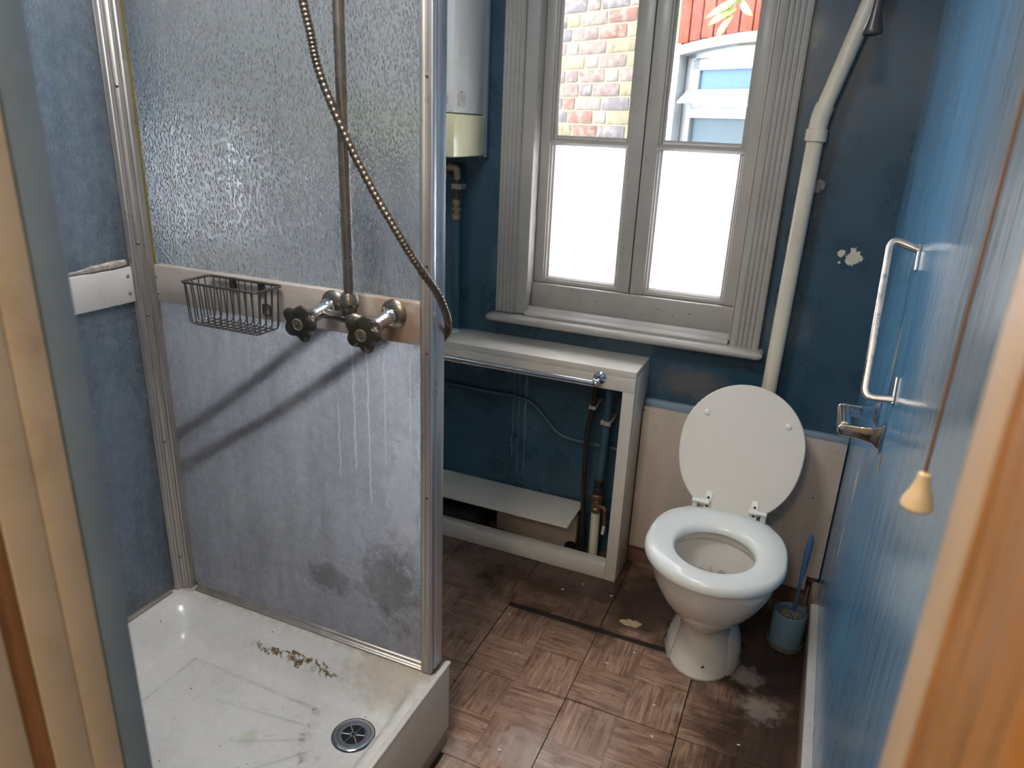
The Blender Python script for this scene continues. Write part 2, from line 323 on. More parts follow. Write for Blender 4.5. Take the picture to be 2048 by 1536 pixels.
# ------------------------------------------------------------------ mesh helpers
class MB:
    def __init__(s): s.v = []; s.f = []
    def add(s, vs, fs):
        o = len(s.v); s.v += [tuple(x) for x in vs]; s.f += [tuple(i + o for i in f) for f in fs]; return s
    def box(s, x0, x1, y0, y1, z0, z1):
        if x0 > x1: x0, x1 = x1, x0
        if y0 > y1: y0, y1 = y1, y0
        if z0 > z1: z0, z1 = z1, z0
        return s.add([(x0, y0, z0), (x1, y0, z0), (x1, y1, z0), (x0, y1, z0), (x0, y0, z1), (x1, y0, z1), (x1, y1, z1), (x0, y1, z1)],
                     [(0, 3, 2, 1), (4, 5, 6, 7), (0, 1, 5, 4), (1, 2, 6, 5), (2, 3, 7, 6), (3, 0, 4, 7)])
    def prism(s, pts, a, b, axis='z'):
        def put(p, h):
            return (p[0], p[1], h) if axis == 'z' else ((h, p[0], p[1]) if axis == 'x' else (p[0], h, p[1]))
        n = len(pts)
        vs = [put(p, a) for p in pts] + [put(p, b) for p in pts]
        fs = [(i, (i + 1) % n, n + (i + 1) % n, n + i) for i in range(n)]
        fs += [tuple(range(n - 1, -1, -1)), tuple(range(n, 2 * n))]
        return s.add(vs, fs)
    def loft(s, rings, cap0=True, cap1=True, closed=False):
        n = len(rings[0]); o = []
        vs = [p for r in rings for p in r]; fs = []
        R = len(rings)
        for k in range(R if closed else R - 1):
            a = k * n; b = ((k + 1) % R) * n
            for i in range(n):
                j = (i + 1) % n
                fs.append((a + i, a + j, b + j, b + i))
        if not closed:
            if cap0: fs.append(tuple(range(n - 1, -1, -1)))
            if cap1: fs.append(tuple((R - 1) * n + i for i in range(n)))
        return s.add(vs, fs)
    def tube(s, path, r, n=12, cap=True, closed=False):
        P = [Vector(p) for p in path]; rs = r if isinstance(r, (list, tuple)) else [r] * len(P)
        rings = []; up = None; m = len(P)
        for i, p in enumerate(P):
            if closed: d = P[(i + 1) % m] - P[i - 1]
            else: d = P[min(i + 1, m - 1)] - P[max(i - 1, 0)]
            d.normalize()
            if up is None:
                up = Vector((0, 0, 1)) if abs(d.z) < 0.9 else Vector((1, 0, 0))
            a = up - d * up.dot(d)
            if a.length < 1e-6: a = d.orthogonal()
            a.normalize(); b = d.cross(a); up = a
            rings.append([p + (a * math.cos(2 * PI * k / n) + b * math.sin(2 * PI * k / n)) * rs[i] for k in range(n)])
        return s.loft(rings, cap, cap, closed)
    def lathe(s, prof, loc, axis=(0, 0, 1), n=32):
        A = Vector(axis).normalized(); U = A.orthogonal().normalized(); W = A.cross(U); L = Vector(loc)
        rings = [[L + A * h + (U * math.cos(2 * PI * k / n) + W * math.sin(2 * PI * k / n)) * max(r, 1e-5) for k in range(n)] for r, h in prof]
        return s.loft(rings)
def catmull(pts, k=12):
    P = [Vector(p) for p in pts]; P = [P[0] * 2 - P[1]] + P + [P[-1] * 2 - P[-2]]; out = []
    for i in range(1, len(P) - 2):
        a, b, c, d = P[i - 1:i + 3]
        for j in range(k):
            t = j / k
            out.append(0.5 * ((2 * b) + (c - a) * t + (2 * a - 5 * b + 4 * c - d) * t * t + (3 * b - a - 3 * c + d) * t ** 3))
    out.append(P[-2]); return out
def bend(pts, r, k=6):
    """polyline with rounded corners of radius r"""
    P = [Vector(p) for p in pts]; out = [P[0]]
    for i in range(1, len(P) - 1):
        a = (P[i - 1] - P[i]); b = (P[i + 1] - P[i]); rr = min(r, a.length * 0.48, b.length * 0.48)
        p0 = P[i] + a.normalized() * rr; p1 = P[i] + b.normalized() * rr
        for j in range(k + 1):
            t = j / k; out.append(p0 * (1 - t) ** 2 + P[i] * 2 * t * (1 - t) + p1 * t * t)
    out.append(P[-1]); return out

def obj(name, mb, m, parent=None, bevel=0.0, smooth=False, seg=2, label=None, kind=None, normals=True):
    me = bpy.data.meshes.new(name); me.from_pydata(mb.v, [], mb.f)
    bm = bmesh.new(); bm.from_mesh(me)
    if normals: bmesh.ops.recalc_face_normals(bm, faces=bm.faces)
    if bevel > 0:
        es = [e for e in bm.edges if len(e.link_faces) == 2 and e.calc_face_angle(0) > 0.6]
        bmesh.ops.bevel(bm, geom=es, offset=bevel, segments=seg, profile=0.5, affect='EDGES', clamp_overlap=True)
    bm.to_mesh(me); bm.free()
    me.materials.append(M[m] if isinstance(m, str) else m)
    if smooth or bevel > 0:
        for p in me.polygons: p.use_smooth = True
        try: me.set_sharp_from_angle(angle=math.radians(38))
        except Exception: pass
    o = bpy.data.objects.new(name, me); COL.objects.link(o)
    if parent is not None:
        o.parent = parent; o.matrix_parent_inverse = world_of(parent).inverted()
    if label: o['label'] = label
    if kind: o['kind'] = kind
    return o
def world_of(o):
    return WM.get(o.name, Matrix.Identity(4))
WM = {}
def thing(name, label, cat, loc, group=None):
    o = bpy.data.objects.new(name, None); COL.objects.link(o); o.location = loc; o.empty_display_size = 0.05
    WM[o.name] = Matrix.Translation(loc)
    o['label'] = label; o['category'] = cat
    if group: o['group'] = group
    return o
def struct_empty(name, loc=(0, 0, 0), parent=None):
    o = bpy.data.objects.new(name, None); COL.objects.link(o); o.location = loc; o.empty_display_size = 0.05
    WM[o.name] = Matrix.Translation(loc)
    if parent is None: o['kind'] = 'structure'
    else:
        o.parent = parent; o.matrix_parent_inverse = world_of(parent).inverted()
    return o
def tag(o, label, cat, group=None):
    o['label'] = label; o['category'] = cat
    if group: o['group'] = group
    return o
def B(*a): return MB().box(*a)
def screw(parent, loc, axis, r=0.004, m='alu', name='screw'):
    return obj(name, MB().lathe([(r, -0.001), (r, 0.0008), (r * 0.7, 0.0016), (0.0005, 0.0018)], loc, axis, 10), m, parent, smooth=True)

# ------------------------------------------------------------------ room shell
XL, XR, YB, YF, ZC = -1.48, 0.19, 2.285, 0.40, 2.55
WX0, WX1, WZ0, WZ1 = -0.905, -0.205, 0.86, 2.14          # window opening in the back wall
floor = obj('floor', B(-1.6, 1.3, -1.5, 2.6, -0.06, -0.004), 'subfloor', kind='structure')
w = MB().box(-1.62, WX0, YB, YB + 0.14, -0.05, 2.6).box(WX1, 0.34, YB, YB + 0.14, -0.05, 2.6).box(WX0, WX1, YB, YB + 0.14, -0.05, WZ0).box(WX0, WX1, YB, YB + 0.14, WZ1, 2.6)
obj('wall_back', w, 'blue_wall', kind='structure')
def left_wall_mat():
    m = bpy.data.materials.new('left_wall_blue_painted_glow'); t = NT(m); P = t.pos(); sep = t.n('ShaderNodeSeparateXYZ', None, Vector=P)
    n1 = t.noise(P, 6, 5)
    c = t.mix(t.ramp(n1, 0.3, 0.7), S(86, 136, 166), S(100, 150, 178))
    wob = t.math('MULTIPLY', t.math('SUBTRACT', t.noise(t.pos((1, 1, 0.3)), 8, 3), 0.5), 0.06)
    c = t.mix(t.ramp(t.math('ADD', sep.outputs[1], wob), 1.335, 1.36), c, S(228, 229, 225))  # window's glow painted into the wall colour as a pale zone
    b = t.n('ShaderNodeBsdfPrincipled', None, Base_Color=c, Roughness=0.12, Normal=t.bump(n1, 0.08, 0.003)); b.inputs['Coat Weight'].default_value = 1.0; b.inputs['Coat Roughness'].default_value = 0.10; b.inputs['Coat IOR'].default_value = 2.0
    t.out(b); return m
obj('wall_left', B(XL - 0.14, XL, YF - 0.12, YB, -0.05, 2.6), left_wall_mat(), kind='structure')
obj('wall_right', B(XR, XR + 0.14, YF - 0.02, YB, -0.05, 2.6), 'right_wall', kind='structure')
w = MB().box(XL, -0.60, YF - 0.11, YF, -0.05, 2.6).box(0.122, XR + 0.14, YF - 0.11, YF, -0.05, 2.6).box(-0.60, 0.122, YF - 0.11, YF, 2.06, 2.6)
obj('wall_front', w, 'blue_trim', kind='structure')
obj('ceiling', B(-1.62, 1.3, -1.5, 2.6, ZC, ZC + 0.08), 'ceiling', kind='structure')
cl = thing('added_fill_fixture', 'added round fixture for the unseen fill lamp above the shower tray', 'ceiling light', (-0.72, 0.66, ZC))  # fixture added around the fill lamp, out of view
obj('base', MB().lathe([(0.24, -0.088), (0.245, -0.086), (0.245, -0.004), (0.0, -0.002)], (-0.72, 0.66, ZC), (0, 0, 1), 40), 'ceiling', cl, smooth=True)
# hallway behind the camera
w = MB().box(-1.6, -1.5, -1.5, YF - 0.115, -0.05, ZC).box(1.2, 1.3, -1.5, YF - 0.115, -0.05, ZC).box(-1.6, 1.3, -1.6, -1.5, -0.05, ZC).box(0.335, 1.2, YF - 0.115, YF - 0.02, -0.05, ZC)
obj('wall_hall', w, 'hall_wall', kind='structure')

# floor tiles: 305 mm vinyl squares, back rows pushed 20 mm away, several cut or broken
T = 0.305
def tile(x0, x1, y0, y1, dz=0.0, tilt=0.0):
    g = 0.0011
    mb = MB(); zt = 0.0
    x0 += g; x1 -= g; y0 += g; y1 -= g
    tz = [(-tilt), (tilt), (tilt), (-tilt)]
    c = [(x0, y0), (x1, y0), (x1, y1), (x0, y1)]
    mb.add([(p[0], p[1], -0.0035) for p in c] + [(p[0], p[1], dz + tz[i]) for i, p in enumerate(c)],
           [(0, 3, 2, 1), (4, 5, 6, 7), (0, 1, 5, 4), (1, 2, 6, 5), (2, 3, 7, 6), (3, 0, 4, 7)])
    return obj('floor_tile', mb, 'tile', floor, bevel=0.0006, seg=1)
rt = random.Random(3)
XE = 0.17
for j in range(-3, 3):
    y0 = 1.52 + j * T; y1 = y0 + T
    if j == 2: y1 = YB - 0.002
    if y0 > YB - 0.02: continue
    for i in range(-5, 2):
        x0 = -0.1233 + i * T - T; x1 = x0 + T
        yo = 0.022 if (j >= 1 and -0.80 < x0 < -0.2) else 0.0
        x0 = max(x0, XL + 0.002); x1 = min(x1, XE)
        if x1 - x0 < 0.03: continue
        if y1 < 1.25 and x1 < -0.66: continue                      # hidden under the shower tray
        if y0 < 1.24 and x0 < -0.645:
            x0 = -0.643 if y1 < 1.4 else x0
        dz = rt.uniform(0.0, 0.0008)
        if abs(x1 + 0.1233) < 0.01 and j == 0: dz = 0.0022            # curled, broken tile by the pan
        if j == 1 and -0.75 < x0 < -0.2: dz = 0.003
        if x0 > -0.13: dz = -0.0012
        tile(x0, x1, y0 + yo, min(y1 + yo, YB - 0.002), dz)

# skirting on the right wall: face, bright worn top edge
bb = MB().prism([(0.168, -0.003), (0.19, -0.003), (0.19, 0.118), (0.172, 0.118), (0.168, 0.112)], 0.42, 2.235, 'y')
br = obj('baseboard_right', bb, 'skirting_face', kind='structure', bevel=0.001)
obj('worn_top_edge', MB().prism([(0.1665, 0.108), (0.19, 0.108), (0.19, 0.123), (0.1695, 0.123), (0.1665, 0.119)], 0.42, 2.10, 'y'), 'skirting', br, bevel=0.0015)
obj('baseboard_back', B(-0.448, 0.166, 2.262, 2.284, -0.003, 0.075), 'old_skirting', kind='structure', bevel=0.002)

# door opening: linings of several boards, reveal blue on the room side and pine and cream on the hall side
def jamb(name, X, sgn, bands):
    e = struct_empty(name, (X, 0.35, 0))
    for nm, y0, y1, proud, m in bands:
        obj(nm, B(X - sgn * 0.03, X + sgn * proud, y0, y1, 0.0, 2.06), m, e, bevel=0.0015)
    return e
jamb('trim_1', -0.572, 1, [('lining_board', 0.373, 0.403, 0.0, 'blue_trim'), ('door_stop', 0.342, 0.3715, 0.001, 'cream'), ('rebate_board', 0.309, 0.3415, 0.001, 'cream'),
                          ('pine_edge', 0.290, 0.3085, 0.0, 'pine'), ('architrave', 0.250, 0.2895, 0.003, 'cream')])
jamb('trim_2', 0.0875, -1, [('lining_board', 0.346, 0.400, 0.0, 'tan_paint'), ('pine_stop', 0.338, 0.3455, 0.0015, 'pine'), ('pine_board', 0.308, 0.3375, 0.0, 'pine'),
                           ('pine_edge', 0.290, 0.3075, 0.0005, 'pine'), ('architrave', 0.235, 0.2895, 0.002, 'pine')])

# ------------------------------------------------------------------ window
win = struct_empty('window_1', (-0.555, YB, 0.86))
W = 'window_white'
def arch_profile(xo, xi):
    """fluted architrave in plan from outer edge xo to inner edge xi; front faces -y"""
    d = 1 if xi > xo else -1; pts = [(xo, YB), (xo, YB - 0.026)]
    n = 4; wf = 0.066
    x = xo + d * 0.008; pts.append((x, YB - 0.028))
    for k in range(n):
        a = xo + d * (0.008 + (wf - 0.008) * k / n); b = xo + d * (0.008 + (wf - 0.008) * (k + 1) / n)
        m = (a + b) / 2
        pts += [(a + d * 0.002, YB - 0.028), (a + d * 0.0045, YB - 0.0225), (b - d * 0.003, YB - 0.0225), (b - d * 0.0005, YB - 0.028)]
    pts += [(xo + d * (wf + 0.004), YB - 0.028), (xo + d * (wf + 0.006), YB - 0.016), (xi, YB - 0.013), (xi, YB)]
    return pts
AL, AR = -1.010, -0.116
obj('architrave_upright', MB().prism(arch_profile(AL, -0.900), 0.862, 2.20), W, win, bevel=0.0008, seg=1)
obj('architrave_upright', MB().prism(arch_profile(AR, -0.205), 0.850, 2.20), W, win, bevel=0.0008, seg=1)
obj('architrave_head', B(AL, AR, YB - 0.027, YB - 0.0005, 2.205, 2.31), W, win, bevel=0.003)
SY = 2.33                                                     # face of the sashes
# frame lining of the opening
obj('frame_jamb', B(-0.9045, -0.899, YB - 0.012, YB + 0.12, 0.87, 2.135), W, win, bevel=0.001)
obj('frame_jamb', B(-0.2112, -0.2058, YB - 0.012, YB + 0.12, 0.87, 2.135), W, win, bevel=0.001)
obj('frame_head', B(-0.8985, -0.2117, YB - 0.01, YB + 0.12, 2.11, 2.135), W, win, bevel=0.001)
obj('apron_rail', B(-0.8985, -0.2117, SY - 0.014, YB + 0.12, 0.872, 0.966), W, win, bevel=0.003)
# stepped moulding above the sill
obj('sill_moulding', MB().prism([(YB + 0.03, 0.858), (YB - 0.03, 0.858), (YB - 0.03, 0.866), (YB - 0.022, 0.872), (YB - 0.008, 0.874), (YB + 0.004, 0.886), (YB + 0.012, 0.888), (YB + 0.02, 0.884), (YB + 0.03, 0.884)], -0.9, -0.21, 'x'), W, win, bevel=0.001)
# projecting sill board with rounded nose and round ends
def sill():
    mb = MB(); n = 10; rings = []
    y0 = 2.222; zc = 0.8445; r = 0.0135
    prof = [(YB, zc + r)] + [(y0 + r - r * math.sin(a), zc + r * math.cos(a)) for a in [i * PI / n for i in range(n + 1)]] + [(YB, zc - r)]
    for x, k in ((-1.034, 0.35), (-1.030, 0.7), (-1.024, 0.93), (-1.016, 1.0), (-0.118, 1.0), (-0.110, 0.93), (-0.104, 0.7), (-0.100, 0.35)):
        rings.append([(x, YB - (YB - y) * (0.85 + 0.15 * k), zc + (z - zc) * k) for y, z in prof])
    return mb.loft(rings)
obj('sill_board', sill(), W, win, smooth=True)
def casement(x0, x1, s_out, s_in, left):
    e = struct_empty('casement', ((x0 + x1) / 2, SY, 0.97), win)
    zb, zt = 0.968, 2.108
    a = x0 + (s_out if left else s_in); b = x1 - (s_in if left else s_out)
    obj('stile', B(x0, a, SY, SY + 0.042, zb, zt), W, e, bevel=0.0025)
    obj('stile', B(b, x1, SY, SY + 0.042, zb, zt), W, e, bevel=0.0025)
    obj('bottom_rail', B(a, b, SY + 0.004, SY + 0.04, zb, zb + 0.012), W, e, bevel=0.002)
    obj('top_rail', B(a, b, SY, SY + 0.042, zt - 0.045, zt), W, e, bevel=0.002)
    obj('glazing_bar', MB().prism([(SY + 0.004, 1.431), (SY + 0.001, 1.4345), (SY + 0.004, 1.438), (SY + 0.010, 1.444), (SY + 0.026, 1.447), (SY + 0.026, 1.422), (SY + 0.010, 1.425)], a, b, 'x'), W, e)
    # ovolo beads round each pane
    def bead(z0, z1):
        mb = MB()
        for xa, d in ((a, 1), (b, -1)):
            mb.prism([(xa, SY + 0.006), (xa + d * 0.006, SY + 0.007), (xa + d * 0.008, SY + 0.014), (xa + d * 0.014, SY + 0.016), (xa + d * 0.014, SY + 0.026), (xa, SY + 0.026)], z0, z1)
        mb.prism([(SY + 0.008, z0), (SY + 0.010, z0 + 0.006), (SY + 0.018, z0 + 0.012), (SY + 0.026, z0 + 0.012), (SY + 0.026, z0)], a + 0.012, b - 0.012, 'x')
        return mb
    obj('glazing_bead', bead(0.979, 1.424), W, e)
    obj('glazing_bead', bead(1.444, 2.066), W, e)
    obj('frosted_pane', B(a + 0.003, b - 0.003, SY + 0.027, SY + 0.030, 0.972, 1.433), 'frost', e)
    obj('clear_pane', B(a + 0.003, b - 0.003, SY + 0.027, SY + 0.030, 1.436, 2.07), 'glass', e)
    return e
casement(-0.8985, -0.5565, 0.034, 0.043, True)
casement(-0.5535, -0.2117, 0.036, 0.046, False)
obj('meeting_gap_strip', B(-0.5562, -0.5538, SY + 0.008, SY + 0.04, 0.966, 2.108), 'black_void', win)  # black strip in the gap between casements, stands for its shade
for x, z in ((-0.83, 0.935), (-0.66, 0.928), (-0.545, 0.935), (-0.50, 0.905), (-0.45, 0.93), (-0.40, 0.915), (-0.345, 0.928)):
    screw(win, (x, SY - 0.0142, z), (0, -1, 0), 0.0022, 'copper', 'screw_hole')

# ------------------------------------------------------------------ outside: brick wall at an angle, its window, a sprig
TH = math.radians(-29.25); DW = 3.1
dvec = Vector((math.cos(TH), math.sin(TH), 0)); nvec = Vector((-dvec.y, dvec.x, 0))
OW = Matrix.Translation(nvec * DW) @ Matrix.Rotation(TH, 4, 'Z')      # local x along wall, local y outward from camera
def olocal(name, mb, m, parent, **k):
    o = obj(name, mb, m, None, **k); o.parent = parent; return o
ob = bpy.data.objects.new('wall_outside', None); COL.objects.link(ob); ob.matrix_world = OW; ob['kind'] = 'structure'
k_ = DW / 3.0
OX0, OX1, OZ0, OZ1 = -2.60 * k_, -1.62 * k_, 0.95, 1.885          # window opening on the wall (local x, world z)
mb = MB().box(-6.0, OX0, 0.006, 0.25, -0.6, 2.75).box(OX1, 2.5, 0.006, 0.25, -0.6, 2.75).box(OX0, OX1, 0.006, 0.25, -0.6, OZ0).box(OX0, OX1, 0.006, 0.25, OZ1, 2.75)
olocal('mortar_bed', mb, 'mortar', ob)
BL, BH, CH = 0.214, 0.064, 0.075
def brick_mesh(l, h, seed):
    rr = random.Random(seed); m = MB().box(-l / 2, l / 2, -0.001, 0.02, -h / 2, h / 2)
    m.v = [(x + rr.uniform(-.004, .004), y + rr.uniform(-.002, .002), z + rr.uniform(-.003, .003)) for x, y, z in m.v]
    me = bpy.data.meshes.new('brick'); me.from_pydata(m.v, [], m.f)
    bm = bmesh.new(); bm.from_mesh(me); bmesh.ops.recalc_face_normals(bm, faces=bm.faces)
    bmesh.ops.bevel(bm, geom=list(bm.edges), offset=0.005, segments=1, affect='EDGES', clamp_overlap=True)
    bm.to_mesh(me); bm.free(); me.materials.append(M['brick'])
    for p in me.polygons: p.use_smooth = True
    return me
stretch = [brick_mesh(BL, BH, i) for i in range(4)]; header = [brick_mesh(0.102, BH, 10 + i) for i in range(3)]
rb = random.Random(11); nb = 0
for c in range(22):
    z = 0.905 + CH * (c + 0.5); x = -4.45 + (0.0 if c % 2 else 0.16) + rb.uniform(-0.02, 0.02); k = 0
    while x < -1.35:
        st = (k % 2 == 0) if rb.random() < 0.85 else True
        l = BL if st else 0.102
        xc = x + l / 2
        inwin = (xc + l / 2 > OX0 - 0.01 and xc - l / 2 < OX1 + 0.01 and OZ0 - 0.03 < z < OZ1 + 0.34)
        if not inwin and -4.3 < xc and nb < 296:
            o = bpy.data.objects.new('brick', rb.choice(stretch if st else header)); COL.objects.link(o)
            o.parent = ob; o.location = (xc, 0, z); o.rotation_euler = (0, rb.uniform(-0.01, 0.01), 0); nb += 1
        x += l + 0.011; k += 1
sm = MB().box(-0.033, 0.033, -0.008, 0.02, -0.155, 0.155)
me = bpy.data.meshes.new('soldier_brick'); me.from_pydata(sm.v, [], sm.f)
bm = bmesh.new(); bm.from_mesh(me); bmesh.ops.recalc_face_normals(bm, faces=bm.faces); bmesh.ops.bevel(bm, geom=list(bm.edges), offset=0.003, segments=1, affect='EDGES'); bm.to_mesh(me); bm.free()
me.materials.append(M['soldier'])
for i in range(14):
    o = bpy.data.objects.new('soldier_brick', me); COL.objects.link(o); o.parent = ob
    x = OX0 + 0.035 + i * 0.0735
    o.location = (x, 0, OZ1 + 0.205 - 0.03 * ((i - 6.5) / 6.5) ** 2); o.rotation_euler = (0, rb.uniform(-0.012, 0.012), 0)
# neighbour's window
o2 = bpy.data.objects.new('window_2', None); COL.objects.link(o2); o2.matrix_world = OW; o2['kind'] = 'structure'
f0 = OX0 + 0.005; f1 = OX1 - 0.005
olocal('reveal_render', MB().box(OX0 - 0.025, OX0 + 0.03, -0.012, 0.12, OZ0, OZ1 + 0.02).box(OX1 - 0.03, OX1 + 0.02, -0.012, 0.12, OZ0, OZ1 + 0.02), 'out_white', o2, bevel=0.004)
def headprof():
    n = 12; top = [(OX0 - 0.03 + (OX1 - OX0 + 0.06) * i / n, OZ1 + 0.05 - 0.05 * ((i - n / 2) / (n / 2)) ** 2) for i in range(n + 1)]
    bot = [(x, z - 0.045) for x, z in reversed(top)]
    return top + bot
olocal('arched_head_render', MB().prism(headprof(), -0.014, 0.11, 'y'), 'out_white', o2, bevel=0.003)
olocal('frame', MB().box(f0 + .03, f0 + .085, 0.05, 0.12, OZ0, OZ1).box(f1 - .085, f1 - .03, 0.05, 0.12, OZ0, OZ1).box(f0 + .03, f1 - .03, 0.05, 0.12, OZ1 - 0.05, OZ1 + 0.03).box(f0 + .08, f1 - .08, 0.05, 0.12, 1.555, 1.61), 'out_white', o2, bevel=0.003)
olocal('vent_sash', MB().box(f0 + .085, f0 + .13, 0.03, 0.07, 1.66, OZ1 - 0.055).box(f1 - .13, f1 - .085, 0.03, 0.07, 1.66, OZ1 - 0.055).box(f0 + .085, f1 - .085, 0.03, 0.07, OZ1 - 0.105, OZ1 - 0.055).box(f0 + .085, f1 - .085, 0.03, 0.07, 1.63, 1.69), 'out_white', o2, bevel=0.003)
olocal('weather_board', MB().prism([(0.05, 1.69), (0.03, 1.685), (-0.035, 1.632), (-0.035, 1.622), (0.05, 1.628)], f0 + 0.06, f1 - 0.06, 'x'), 'out_white', o2, bevel=0.002)
def pane_mat(name, col, rough):
    m = bpy.data.materials.new(name); t = NT(m)
    n = t.noise(t.pos(), 14, 5)
    b = t.n('ShaderNodeBsdfPrincipled', None, Base_Color=t.mix(n, col, tuple(c * 0.8 for c in col[:3]) + (1,)), Roughness=rough); b.inputs['Specular IOR Level'].default_value = 0.06
    t.out(b); return m
olocal('upper_pane', B(f0 + .13, f1 - .13, 0.045, 0.05, 1.69, OZ1 - 0.105), pane_mat('painted_sky_pane', S(44, 60, 80), 0.08), o2)  # sky reflection put into the pane's blue base colour
olocal('lower_pane', B(f0 + .085, f1 - .085, 0.075, 0.08, OZ0 + 0.05, 1.555), pane_mat('obscured_grey_pane', S(46, 53, 58), 0.4), o2)
olocal('sill', B(OX0 - .03, OX1 + .03, -0.07, 0.1, OZ0 - 0.06, OZ0 + 0.0), 'out_white', o2, bevel=0.006)
obj('ground_yard', B(-8, 6, 2.60, 8, -0.7, -0.6), 'ground', kind='structure')
# sprig of a climber in front of the neighbour's window
def at_local(x, y, z): return (OW @ Vector((x, y, 0))) * 1.0 + Vector((0, 0, z))
sp = at_local(-2.08 * k_, -0.25, 2.1)
sprig = thing('climbing_plant', 'yellow-green leafy sprig hanging before the white window across the yard', 'plant', tuple(sp))
pth = catmull([at_local(-1.95 * k_, -0.22, 2.35), at_local(-2.03 * k_, -0.26, 2.12), at_local(-2.10 * k_, -0.26, 1.99), at_local(-2.13 * k_, -0.27, 1.90)], 8)
obj('stem', MB().tube(pth, 0.004, 6), 'stem', sprig, smooth=True)
def leaf(base, tip, wd):
    b, tp = Vector(base), Vector(tip); d = tp - b; s_ = d.cross(nvec).normalized(); mb = MB(); L = []; Rr = []
    for i in range(7):
        t_ = i / 6; wi = wd * math.sin(PI * min(1, 0.08 + t_ * 0.92)) ** 0.8; p = b + d * t_ - nvec * 0.015 * math.sin(PI * t_)
        L.append(p + s_ * wi); Rr.append(p - s_ * wi)
    c = [b + d * (i / 6) - nvec * (0.015 * math.sin(PI * i / 6) - 0.006) for i in range(7)]
    mb.v = [tuple(p) for p in L + c + Rr]
    for i in range(6):
        mb.f += [(i, i + 1, 8 + i, 7 + i), (7 + i, 8 + i, 15 + i, 14 + i)]
    o = obj('leaf', mb, 'leaf', sprig, smooth=True)
    sol = o.modifiers.new('thick', 'SOLIDIFY'); sol.thickness = 0.001
for bx, bz, tx, tz in ((-2.06, 2.03, -2.22, 1.96), (-2.09, 1.99, -2.20, 1.93), (-2.06, 2.05, -2.12, 2.0), (-2.1, 1.97, -2.15, 1.86), (-2.07, 2.02, -1.98, 1.95), (-2.04, 2.1, -2.13, 2.07)):
    leaf(at_local(bx * k_, -0.26, bz), at_local(tx * k_, -0.29, tz - 0.0), 0.016)

# ------------------------------------------------------------------ shower tray
TX0, TX1, TY0, TY1, TZ = -1.474, -0.652, 0.425, 1.247, 0.250
tray = thing('shower_tray', 'white square shower tray with stained basin on the floor at left', 'shower tray', ((TX0 + TX1) / 2, (TY0 + TY1) / 2, 0))
DR = Vector((-0.779, 1.034))
def ss(a):
    a = max(0.0, min(1.0, a)); return a * a * (3 - 2 * a)
def tray_h(x, y):
    f = ss((TX1 - 0.022 - x) / 0.060) * ss((x - TX0 - 0.03) / 0.10) * ss((TY1 - 0.055 - y) / 0.105) * ss((y - TY0 - 0.03) / 0.10)
    z = TZ - 0.078 * f
    r = math.hypot(x - DR.x, y - DR.y)
    z -= 0.006 * ss(1 - r / 0.5) * f
    d = 0.0
    if f > 0.6:
        sd = max(-1.275 - x, x + 0.84, y - 1.058, 0.60 - y)
        plate = ss(0.5 - sd / 0.012)
        plate *= ss((r - 0.10) / 0.03)
        ang = math.degrees(math.atan2(y - DR.y, x - DR.x)) % 360
        g = 0.0
        for a0, r1 in ((188.5, 0.37), (209, 0.30), (229, 0.30), (247, 0.34)):
            da = abs((ang - a0 + 180) % 360 - 180)
            dist = r * math.sin(math.radians(min(da, 90)))
            wv = 0.010 + 0.035 * max(0, 1 - r / 0.3) * 0.3
            if da < 60: g = max(g, ss(1 - dist / wv) * ss((r1 - r) / 0.05) * ss((r - 0.08) / 0.03))
        z += 0.0034 * plate * (1 - g)
        d = plate * (1 - plate) * 3.2 + g * (1 - g) * 2.0
    return z, d
N = 150
vs, fs, dirt = [], [], []
for j in range(N + 1):
    for i in range(N + 1):
        x = TX0 + (TX1 - TX0) * i / N; y = TY0 + (TY1 - TY0) * j / N
        z, d = tray_h(x, y); e = min(i, N - i, j, N - j)
        if e == 0: z -= 0.003
        vs.append((x, y, z)); dirt.append(d)
for j in range(N):
    for i in range(N):
        a = j * (N + 1) + i; fs.append((a, a + 1, a + N + 2, a + N + 1))
